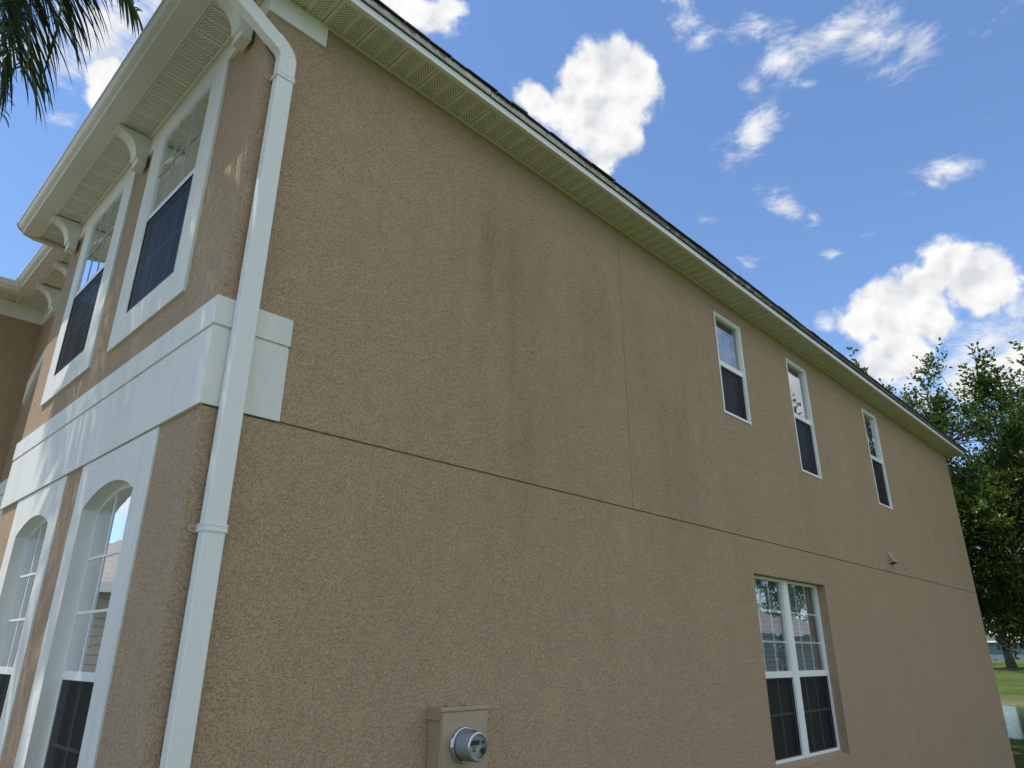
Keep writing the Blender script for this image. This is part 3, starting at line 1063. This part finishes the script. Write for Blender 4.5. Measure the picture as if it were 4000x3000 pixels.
lathe(MB(), [(.080, -.140), (.079, -.155), (.0775, -.236), (.073, -.247), (.066, -.252), (.060, -.2515)], cap=True).build('glass_cover', MT['mglass'], met, smooth=True)
lathe(MB(), [(.074, -.238), (.0765, -.243), (.074, -.249), (.068, -.2535), (.0635, -.2525)]).build('cover_rim', MT['steel'], met, smooth=True)
TF = lambda u, v, w: (mx + u, -.232 - w, mz + v)
MB(TF).box(-.046, .022, .006, .030, 0, .004).build('lcd_display', MT['lcd'], met)
b = MB(TF)
b.poly([(-.050, -.001, .001), (.034, .003, .001), (.006, -.058, .001), (-.018, -.056, .001), (-.040, -.036, .001)])
plate = b.build('rating_plate', MT['label'], met)
b = MB(TF)
for (u, v, w_, h_) in ((-.028, -.010, .026, .006), (-.024, -.018, .020, .0025), (-.030, -.024, .028, .006), (-.026, -.032, .005, .003), (-.018, -.032, .005, .003), (-.010, -.032, .005, .003),
                       (-.022, -.046, .018, .002), (-.040, -.006, .004, .003), (-.032, -.003, .004, .003), (-.022, -.003, .004, .003), (-.012, -.003, .004, .003), (-.002, -.003, .004, .003), (.008, -.003, .004, .003)):
    b.poly([(u, v, .0018), (u + w_, v, .0018), (u + w_, v + h_, .0018), (u, v + h_, .0018)])
b.build('printing', MT['ink'], plate)


def knob(u, v, r_, d, mat, name):
    b = MB()
    n = 20
    rows = [[(mx + u + rr * math.cos(2 * math.pi * i / n), -.232 - yy, mz + v + rr * math.sin(2 * math.pi * i / n)) for i in range(n)] for rr, yy in ((r_, 0), (r_, d), (r_ * .86, d + .002))]
    idx = b.strip(rows, True)
    b.f.append(idx[-1])
    return b.build(name, mat, met)


knob(.050, .018, .007, .008, MT['dark'], 'optical_port')
knob(.048, -.024, .0145, .012, MT['dark'], 'reset_knob')
b = MB()
b.poly([(1.570, -.145, 1.432), (1.588, -.150, 1.436), (1.582, -.152, 1.396), (1.563, -.148, 1.391)])
b.poly([(1.570, -.143, 1.432), (1.588, -.148, 1.436), (1.582, -.150, 1.396), (1.563, -.146, 1.391)])
b.build('seal_tag', MT['label'], met)
for X_, Y_ in ((1.508, -.10), (1.886, -.10)):
    b = MB()
    b.box(X_ - .006, X_ + .006, Y_ - .018, Y_ + .018, 1.165, 1.21)
    b.tube([(X_, Y_ - .02, 1.20), (X_ - .004, Y_ - .034, 1.185), (X_, Y_ - .036, 1.165), (X_ + .002, Y_ - .024, 1.15)], .0018, 6)
    hp = b.build('hasp', MT['metal_tan'], met)
    MB().box(X_ - .008, X_ + .010, Y_ - .030, Y_ - .026, 1.095, 1.15).build('seal_tag', MT['label'], hp)


# ------------------------------------------------------------------ ground, pond, far bank
def terrain_h(x, y):
    def ss(a, b, t):
        t = max(0, min(1, (t - a) / (b - a)))
        return t * t * (3 - 2 * t)
    near = ss(20.5, 24.0, x)
    far = ss(35.0, 39.5, x)
    side = ss(-9, -4, y)
    basin = -.75 * near * (1 - far) * side
    bank = 1.25 * ss(37, 66, x) + 0.6 * ss(66, 160, x)
    n = .04 * math.sin(x * .7 + y * .3) + .03 * math.sin(y * 1.1 - x * .4)
    return basin + bank * (.3 + .7 * ss(-12, 0, y)) + n * min(1, max(0, (abs(x - 7) - 9) / 6))


def ground():
    xs = [-600, -300, -150, -80, -40, -20, -10, -5] + [i * 1.0 for i in range(-2, 18)] + [17.5 + .5 * i for i in range(60)] + [48, 50, 53, 56, 60, 64, 68, 74, 80, 90, 100, 120, 150, 200, 300, 450, 700]
    ys = [-600, -300, -150, -80, -50, -35, -25, -18, -14] + [-12 + .8 * i for i in range(50)] + [29, 32, 36, 42, 50, 60, 80, 120, 200, 350, 600]
    b = MB()
    b.strip([[(x, y, terrain_h(x, y)) for y in ys] for x in xs])
    m, g = new_mat('lawn')
    p = wpos(g)
    n1 = g.noise(g.mapping(p, scale=(1, .25, 1)), .5, 5, .7)
    n2 = g.noise(p, 3.5, 5, .7)
    n3 = g.noise(g.mapping(p, scale=(60, 60, 60)), 1, 3, .8)
    col = g.mix(g.mr(n2, .3, .7), (.045, .085, .016), (.12, .17, .035))
    col = g.mix(g.mr(n1, .45, .7), col, (.20, .19, .07))
    sp = g.n('ShaderNodeSeparateXYZ', i={0: p})
    shore = g.m('MULTIPLY', g.mr(sp.outputs[2], .12, -.05), g.m('GREATER_THAN', sp.outputs[0], 20.0))
    col = g.mix(g.m('MULTIPLY', shore, .75), col, (.27, .22, .12))
    col = g.mix(g.mr(n3, .3, .75, 0, .5), col, (.02, .04, .008))
    principled(g, Base_Color=col, Roughness=.95, Specular_IOR_Level=.1, Normal=bump(g, n3, .8, .05))
    tag(b.build('ground', m, smooth=True), kind='structure')
    m, g = new_mat('pond_water')
    p = wpos(g)
    h = g.m('ADD', g.noise(g.mapping(p, scale=(2.2, 1, 1)), 1.6, 4, .6), g.m('MULTIPLY', g.noise(p, .25, 2, .5), 1.5))
    principled(g, Base_Color=(.07, .09, .05), Roughness=.12, IOR=1.33, Specular_IOR_Level=.3, Normal=bump(g, h, .16, .04))
    w = MB()
    w.poly([(20, -8, -.13), (42, -8, -.13), (42, 300, -.13), (20, 300, -.13)])
    tag(w.build('pond', m), kind='structure')


ground()


def grass_patch():
    """short blades on the near lawn past the corner of the house"""
    rnd = random.Random(5)
    b = MB()
    for _ in range(16000):
        x = rnd.uniform(15.0, 22.5)
        y = rnd.uniform(-2.5, 5.0)
        if x < 15.25 and y > 0:
            continue
        z = terrain_h(x, y)
        a = rnd.uniform(0, math.tau)
        h = rnd.uniform(.03, .075)
        w = .005
        lx, ly = rnd.uniform(-.03, .03), rnd.uniform(-.03, .03)
        b.poly([(x - w * math.cos(a), y - w * math.sin(a), z - .01), (x + w * math.cos(a), y + w * math.sin(a), z - .01), (x + lx, y + ly, z + h)])
    m, g = new_mat('grass_blades')
    rr = g.n('ShaderNodeNewGeometry').outputs['Random Per Island']
    col = g.mix(rr, (.045, .10, .015), (.12, .19, .04))
    principled(g, Base_Color=col, Roughness=.8, Specular_IOR_Level=.2)
    tag(b.build('grass', m), 'short green grass on the shaded lawn behind the far corner of the house', 'grass', kind='stuff')


grass_patch()


# ------------------------------------------------------------------ trees
def mat_leaf(name, c1, c2, c3, trans=.35, gloss=.35, rough=.45):
    m, g = new_mat(name)
    rr = g.n('ShaderNodeNewGeometry').outputs['Random Per Island']
    p = wpos(g)
    col = g.mix(rr, c1, c2)
    col = g.mix(g.mr(g.noise(p, .8, 3, .6), .45, .7), col, c3)
    b = g.n('ShaderNodeBsdfPrincipled', i={'Base Color': col, 'Roughness': rough, 'Specular IOR Level': gloss})
    t = g.n('ShaderNodeBsdfTranslucent', i={'Color': g.mix(.5, col, (.18, .30, .03))})
    mx = g.n('ShaderNodeMixShader', i={0: trans, 1: b.outputs[0], 2: t.outputs[0]})
    o = g.n('ShaderNodeOutputMaterial')
    g.link(mx.outputs[0], o.inputs[0])
    return m


def mat_bark(name, c):
    m, g = new_mat(name)
    p = wpos(g)
    n = g.noise(g.mapping(p, scale=(9, 9, 2)), 1, 6, .7, .4)
    col = g.mix(g.mr(n, .35, .7), (c[0] * .5, c[1] * .5, c[2] * .5), c)
    principled(g, Base_Color=col, Roughness=.9, Normal=bump(g, n, .8, .03))
    return m


MT['oak'] = mat_leaf('oak_leaf', (.018, .038, .008), (.056, .098, .016), (.115, .165, .026), trans=.25)
MT['light_leaf'] = mat_leaf('light_leaf', (.05, .10, .02), (.10, .17, .035), (.12, .16, .05))
MT['far_leaf'] = mat_leaf('far_leaf', (.035, .065, .018), (.07, .11, .03), (.09, .13, .04))
MT['bark'] = mat_bark('oak_bark', (.11, .095, .08))


def leaf(b, c, d, up, L, w):
    """pointed leaf folded slightly along its midrib"""
    s_ = d.cross(up)
    if s_.length < 1e-3:
        s_ = Vector((1, 0, 0))
    s_.normalize()
    m = c + d * (L * .5)
    v = b.v
    i = len(v)
    v.append(tuple(c)); v.append(tuple(m + s_ * w)); v.append(tuple(c + d * L)); v.append(tuple(m - s_ * w))
    b.f.append([i, i + 1, i + 2, i + 3])


def rv(rnd):
    while True:
        v = Vector((rnd.uniform(-1, 1), rnd.uniform(-1, 1), rnd.uniform(-1, 1)))
        if .05 < v.length < 1:
            return v.normalized()


def make_tree(name, label, base, height, rx, ry, z0, nclust, nleaf, seed, L, cat='tree', leafmat='oak', tr=.28, sprays=30, group=None, spread=1.0, foot=None):
    rnd = random.Random(seed)
    bx, by, bz = base
    root = tag(empty(name, base), label, cat, group)
    lb, tb = MB(), MB()
    cz = (z0 + height) / 2
    rz = (height - z0) / 2
    fx, fy = foot or (bx, by)
    fork = Vector((bx * .5 + fx * .5 + rnd.uniform(-.3, .3), by * .4 + fy * .6 + rnd.uniform(-.3, .3), bz + max(1.2, (z0 - bz) * .8)))
    ft = Vector((fx, fy, bz))
    tb.tube([ft - Vector((0, 0, .3)), ft * .5 + fork * .5 + Vector((.1, .05, 0)), fork], [tr * 1.4, tr, tr * .85], 10)
    limbs = []
    nl = 7
    for k in range(nl):
        a = math.tau * k / nl + rnd.uniform(-.3, .3)
        e = rnd.uniform(.35, 1.0)
        tip = Vector((bx + rx * .55 * math.cos(a) * e, by + ry * .55 * math.sin(a) * e, cz + rz * rnd.uniform(-.35, .55)))
        mid = fork.lerp(tip, .5) + Vector((0, 0, rnd.uniform(-.2, .5)))
        tb.tube([fork, fork.lerp(mid, .5) + Vector((0, 0, .15)), mid, mid.lerp(tip, .5), tip], [tr * .55, tr * .45, tr * .34, tr * .24, tr * .14], 7)
        limbs += [mid, mid.lerp(tip, .5), tip]
    for k in range(nclust + sprays):
        spray = k >= nclust
        d = rv(rnd)
        if spray:
            d.z = abs(d.z) * .8 + .15
            d.normalize()
        q = (rnd.uniform(.55, .98) if k % 4 else rnd.uniform(.1, .6)) if not spray else rnd.uniform(.97, 1.13)
        bump_ = 1 + .16 * math.sin(3.1 * d.x + 2.3 * d.y + seed) + .12 * math.sin(5.7 * d.z + 4 * d.x + seed * 2)
        c = Vector((bx + d.x * rx * q * bump_, by + d.y * ry * q * bump_, cz + d.z * rz * q * bump_))
        if c.z < z0 - .4:
            c.z = z0 - .4 + rnd.uniform(0, .5)
        near = min(limbs, key=lambda l: (l - c).length)
        mid = near.lerp(c, .55) + rv(rnd) * .25
        tb.tube([near, mid, c], [tr * .07, tr * .05, tr * .02], 4, cap=False)
        rr = (rnd.uniform(.55, 1.0) if not spray else .62) * spread
        nn = int(nleaf * rnd.uniform(.6, 1.3)) if not spray else int(nleaf * .17)
        ax = (c - near).normalized() if spray else Vector((0, 0, 0))
        # each cluster is several twigs with leaves along them
        ntw = max(3, nn // 14)
        for t_ in range(ntw):
            td = (rv(rnd) + d * .5 + ax * 1.0 + Vector((0, 0, .15))).normalized()
            ln = rr * rnd.uniform(.5, 1.15)
            st = c + rv(rnd) * rr * .25
            droop = rnd.uniform(0, .25)
            for i in range(14):
                t = (i + rnd.random()) / 14
                pos = st + td * ln * t - Vector((0, 0, droop * t * t * ln)) + rv(rnd) * .035
                ld = (td * .6 + rv(rnd)).normalized()
                upv = (Vector((0, 0, 1)) + rv(rnd) * .75).normalized()
                s2 = rnd.uniform(.7, 1.25)
                leaf(lb, pos, ld, upv, L * s2, L * .27 * s2)
    tb.build('trunk', MT['bark'], root, smooth=True)
    lb.build('crown', MT[leafmat], root)
    return root


make_tree('oak_tree', 'large dark green live oak with hanging low branches behind the far corner of the house', (22.8, 1.0, -.1), 9.3, 6.7, 6.5, 1.75, 540, 560, 11, .115, sprays=70, foot=(23.4, 4.6), tr=.24)
make_tree('oak_tree', 'slimmer light green tree with loose top branches showing above the roof edge', (24.0, 6.4, .0), 11.3, 2.6, 2.6, 5.0, 34, 260, 5, .13, leafmat='light_leaf', tr=.16, sprays=34)
# far side of the pond
k = 0
for (x, y, h, r_, lab) in ((66, 4.6, 8, 4.4, 'dark green tree standing nearest the water on the far bank'),
                           (58, 7.6, 6.5, 3.8, 'low bushy tree on the far bank in front of the blue-grey house'),
                           (59, 13.5, 7.5, 4.2, 'round tree on the far bank, half hidden by the corner of the house'),
                           (70, 11.5, 7.5, 4.4, 'rounded green tree on the far bank, seen past the corner of the house'),
                           (84, 6, 9, 5, 'taller green tree further back on the far bank, at the right edge'),
                           (86, 24, 8.5, 4.8, 'green tree on the far bank mostly hidden by the house')):
    make_tree('far_tree', lab, (x, y, 1.4), h, r_, r_, 3.4, 34, 90, 20 + k, .34, leafmat='far_leaf', tr=.25, sprays=6, group='trees on the far bank of the pond', spread=1.5)
    k += 1
make_tree('garden_tree', 'green garden tree beyond the neighbouring lawn, mirrored in the far upstairs window', (33, -7.5, 0), 7.0, 3.0, 3.0, 2.4, 44, 130, 31, .22, leafmat='far_leaf', tr=.2, sprays=8, group='trees on the neighbouring lawn')
make_tree('garden_tree', 'dense tree behind the neighbouring house, mirrored in the double window', (50, -19, 0), 10.5, 5.5, 5.5, 2.6, 50, 120, 32, .30, leafmat='far_leaf', tr=.25, sprays=8, group='trees on the neighbouring lawn', spread=1.4)


# ------------------------------------------------------------------ other houses
def simple_house(name, label, x0, x1, y0, y1, ze, slope, wallm, roofm, group=None, zb=-.2, wins=(), ridge='x'):
    root = tag(empty(name, ((x0 + x1) / 2, (y0 + y1) / 2, zb + .2)), label, 'house', group)
    b = MB()
    for p, q in (((x0, y0), (x1, y0)), ((x1, y0), (x1, y1)), ((x1, y1), (x0, y1)), ((x0, y1), (x0, y0))):
        b.poly([(p[0], p[1], zb), (q[0], q[1], zb), (q[0], q[1], ze), (p[0], p[1], ze)])
    b.build('wall', wallm, root)
    e = .45
    X0, X1, Y0, Y1 = x0 - e, x1 + e, y0 - e, y1 + e
    hw = min(X1 - X0, Y1 - Y0) / 2
    zr = ze + hw * slope
    b = MB()
    if X1 - X0 > Y1 - Y0:
        r0, r1 = (X0 + hw, (Y0 + Y1) / 2, zr), (X1 - hw, (Y0 + Y1) / 2, zr)
        b.poly([(X0, Y0, ze), (X1, Y0, ze), r1, r0]).poly([(X1, Y1, ze), (X0, Y1, ze), r0, r1]).poly([(X0, Y0, ze), r0, (X0, Y1, ze)]).poly([(X1, Y0, ze), (X1, Y1, ze), r1])
    else:
        r0, r1 = ((X0 + X1) / 2, Y0 + hw, zr), ((X0 + X1) / 2, Y1 - hw, zr)
        b.poly([(X0, Y0, ze), r0, r1, (X0, Y1, ze)]).poly([(X1, Y0, ze), (X1, Y1, ze), r1, r0]).poly([(X0, Y0, ze), (X1, Y0, ze), r0]).poly([(X0, Y1, ze), r1, (X1, Y1, ze)])
    b.poly([(X0, Y0, ze - .001), (X1, Y0, ze - .001), (X1, Y1, ze - .001), (X0, Y1, ze - .001)])
    b.build('roof', roofm, root)
    b = MB()
    t = .02
    b.box(X0 - t, X1 + t, Y0 - t, Y0 - .001, ze - .16, ze + .04).box(X0 - t, X1 + t, Y1 + .001, Y1 + t, ze - .16, ze + .04)
    b.box(X0 - t, X0 - .001, Y0, Y1, ze - .16, ze + .04).box(X1 + .001, X1 + t, Y0, Y1, ze - .16, ze + .04)
    b.build('fascia', MT['frame'], root)
    for (side, a, z0_, w_, h_) in wins:
        if side == 'y1':
            T = lambda u, v, w: (u, y1 + w, v)
        elif side == 'y0':
            T = lambda u, v, w: (u, y0 - w, v)
        elif side == 'x0':
            T = lambda u, v, w: (x0 - w, u, v)
        b = MB(T)
        for q in ((a - .08, a, z0_ - .08, z0_ + h_ + .08), (a + w_, a + w_ + .08, z0_ - .08, z0_ + h_ + .08), (a, a + w_, z0_ - .08, z0_), (a, a + w_, z0_ + h_, z0_ + h_ + .08), (a, a + w_, z0_ + h_ / 2 - .02, z0_ + h_ / 2 + .02)):
            b.box(*q, .002, .05)
        wn = b.build('window', MT['frame'], root)
        MB(T).poly([(a, z0_, .02), (a + w_, z0_, .02), (a + w_, z0_ + h_, .02), (a, z0_ + h_, .02)]).build('glass', MT['dark'], wn)
    return root


def mat_siding(name, c):
    m, g = new_mat(name)
    p = wpos(g)
    sp = g.n('ShaderNodeSeparateXYZ', i={0: p})
    t = g.m('FRACT', g.m('DIVIDE', sp.outputs[2], .18))
    col = g.mix(g.mr(g.noise(p, 3, 4, .6), .3, .7, 0, .3), c, (c[0] * .8, c[1] * .8, c[2] * .8))
    col = g.mix(g.m('LESS_THAN', t, .07), col, (c[0] * .35, c[1] * .35, c[2] * .35))
    principled(g, Base_Color=col, Roughness=.6, Normal=bump(g, g.m('SUBTRACT', 1, t), .8, .02))
    return m


def mat_far_roof(name, c):
    m, g = new_mat(name)
    p = wpos(g)
    br = g.n('ShaderNodeTexBrick', i={'Vector': g.mapping(p, scale=(1, 1, 2.2)), 'Color1': (*c, 1), 'Color2': (c[0] * .75, c[1] * .75, c[2] * .75, 1), 'Mortar': (c[0] * .4, c[1] * .4, c[2] * .4, 1), 'Scale': 3.0, 'Mortar Size': .012})
    principled(g, Base_Color=br.outputs[0], Roughness=.9)
    return m


MT['siding'] = mat_siding('lap_siding', (.50, .45, .38))
MT['roof_far'] = mat_far_roof('shingle_roof', (.36, .31, .27))
simple_house('house', 'neighbouring house with beige lap siding, mirrored in the arched windows', -12, -1.75, 13.4, 23, 3.15, .42, MT['siding'], MT['roof_far'], wins=(('y0', -5.2, 1.0, 1.0, 1.4),))
MT['grey_wall'] = mat_paint('grey_stucco', (.30, .29, .28), .9, .2)
simple_house('house', 'grey single-storey neighbouring house across the lawn, mirrored in the double window', 30, 47, -28, -14.5, 3.1, .38, MT['grey_wall'], MT['roof_far'], wins=(('y1', 33, 1.0, 1.2, 1.3), ('y1', 38, 1.0, 1.2, 1.3)))
MT['blue_wall'] = mat_paint('blue_grey_wall', (.17, .22, .27), .9, .1)
simple_house('house', 'blue-grey house far across the pond under the oak branches', 100, 112, 14, 30, 3.5, .22, MT['blue_wall'], MT['shingle'], zb=1.0)

# unseen concrete slab, added to bounce warm light up to the soffits
m, g = new_mat('concrete')
p = wpos(g)
col = g.mix(g.mr(g.noise(p, 1.3, 6, .65), .35, .7), (.24, .215, .18), (.34, .31, .27))
principled(g, Base_Color=col, Roughness=.9, Normal=bump(g, g.noise(p, 120, 3, .7), .4, .004))
tag(MB().box(-16, -3.4, -6, 9, -.15, .03).build('bounce_slab', m), kind='structure')

# ------------------------------------------------------------------ palm
MT['palm'] = mat_leaf('palm_leaflet', (.012, .024, .009), (.026, .046, .013), (.04, .07, .016), trans=.15, gloss=.5, rough=.35)
MT['palm_dry'] = mat_paint('palm_stem', (.10, .12, .05), .5, .2)
MT['palm_bark'] = mat_bark('palm_bark', (.22, .20, .17))


def frond(root, P0, P1, P2, n=72, Lm=.62, seed=0, droop=.75, side=None, wid=.013):
    rnd = random.Random(seed)
    P0, P1, P2 = Vector(P0), Vector(P1), Vector(P2)
    fr, st = MB(), MB()
    pts = [(1 - t) ** 2 * P0 + 2 * t * (1 - t) * P1 + t * t * P2 for t in [i / 20 for i in range(21)]]
    st.tube(pts, [.022 * (1 - .85 * i / 20) + .002 for i in range(21)], 6)
    for i in range(n):
        t = .14 + .86 * (i + .5) / n
        p = (1 - t) ** 2 * P0 + 2 * t * (1 - t) * P1 + t * t * P2
        d = (2 * (1 - t) * (P1 - P0) + 2 * t * (P2 - P1)).normalized()
        s0 = d.cross(Vector((0, 0, 1)))
        if s0.length < .15:
            s0 = Vector(side or (0, 1, 0))
        s0.normalize()
        for sg in (-1, 1):
            L = Lm * (math.sin(math.pi * min(1, .12 + t * .80)) ** .6) * rnd.uniform(.82, 1.12)
            up = s0.cross(d)
            a = (s0 * sg * rnd.uniform(.7, 1.0) + d * rnd.uniform(.45, .8) + up * rnd.uniform(-.1, .35)).normalized()
            # leaflet: a ribbon that bends down
            rows = []
            pos = Vector(p)
            dr = a.copy()
            K = 6
            wv = wid * rnd.uniform(.75, 1.15)
            tw = rnd.uniform(-.6, .6)
            for k in range(K + 1):
                f = k / K
                w = wv * (1 - f ** 2.2) * (.35 + .65 * min(1, f * 4)) + .0006
                nrm = dr.cross(Vector((0, 0, 1)))
                nrm = nrm.normalized() if nrm.length > .05 else s0.copy()
                nrm = (nrm + dr.cross(nrm) * tw).normalized()
                rows.append([tuple(pos - nrm * w), tuple(pos + nrm * w)])
                pos = pos + dr * (L / K)
                dr = (dr + Vector((rnd.uniform(-.03, .03), rnd.uniform(-.03, .03), -droop * (.12 + .3 * f)))).normalized()
            fr.strip(rows)
    f_ = fr.build('frond', MT['palm'], root)
    st.build('midrib', MT['palm_dry'], f_, smooth=True)


CR = Vector((-2.35, 2.35, 7.55))
palm = tag(empty('palm_tree', (-2.6, 2.2, 0)), 'tall feather palm by the front wall, its dark fronds hanging into the top left corner', 'palm tree')
b = MB()
tp = [Vector((-2.6, 2.2, -.1)), Vector((-2.62, 2.2, 2.0)), Vector((-2.5, 2.25, 4.5)), Vector((-2.38, 2.32, 6.6)), CR]
b.tube(tp, [.19, .15, .135, .12, .10], 14)
for i in range(60):
    z = i * .115
    t = z / 7.0
    p = tp[0].lerp(tp[4], t)
b.build('trunk', MT['palm_bark'], palm, smooth=True)
C0 = tuple(CR)
FR = [
    ((-1.7, .7, 7.6), (-1.10, .58, 4.75), .8),
    ((-1.9, 1.3, 7.8), (-1.05, .72, 4.95), .75),
    ((-1.35, 1.2, 7.9), (-1.06, .62, 5.35), .8),
    ((-1.45, .9, 7.9), (-1.0, .60, 4.80), .8),
    ((-1.15, .9, 7.7), (-.93, .62, 5.20), .8),
    ((-1.7, 1.1, 7.6), (-1.22, .80, 4.95), .8),
    ((-2.0, 1.0, 7.4), (-1.16, 1.0, 4.70), .8),
    ((-1.3, .5, 7.8), (-1.12, .45, 5.25), .8),
    ((-1.0, .8, 8.2), (-.74, .60, 6.45), .75),
    ((-.9, 1.3, 8.6), (-.45, .9, 6.9), .7),
    ((-1.1, .3, 8.3), (-.9, -.15, 6.4), .7),
    ((-1.5, .6, 8.4), (-1.4, -.5, 5.9), .7),
    ((-1.6, 3.3, 8.5), (-.9, 3.4, 6.3), .7),
    ((-1.0, 2.6, 8.8), (-.3, 2.3, 7.2), .7),
    ((-1.2, 1.7, 8.9), (-.5, 1.5, 7.2), .7),
    ((-2.5, 3.6, 8.6), (-2.2, 4.6, 6.4), .7),
    ((-2.2, 1.0, 8.4), (-2.3, -.4, 6.2), .7),
    ((-3.4, 1.6, 8.5), (-4.4, 1.2, 6.4), .7),
    ((-3.5, 3.0, 8.5), (-4.4, 3.6, 6.6), .7),
    ((-3.0, 3.6, 8.7), (-3.6, 4.6, 6.8), .7),
    ((-1.9, 2.6, 9.0), (-1.3, 2.9, 9.2), .6),
    ((-2.4, 2.0, 9.2), (-2.5, 1.4, 9.6), .6),
    ((-1.4, 1.9, 8.2), (-1.1, 1.6, 5.9), .75),
]

for i, (p1, p2, dp) in enumerate(FR):
    frond(palm, C0, p1, p2, seed=i, droop=dp, n=150 if i < 9 else 84, Lm=.70 if i < 9 else .62, wid=.0075 if i < 9 else .012)
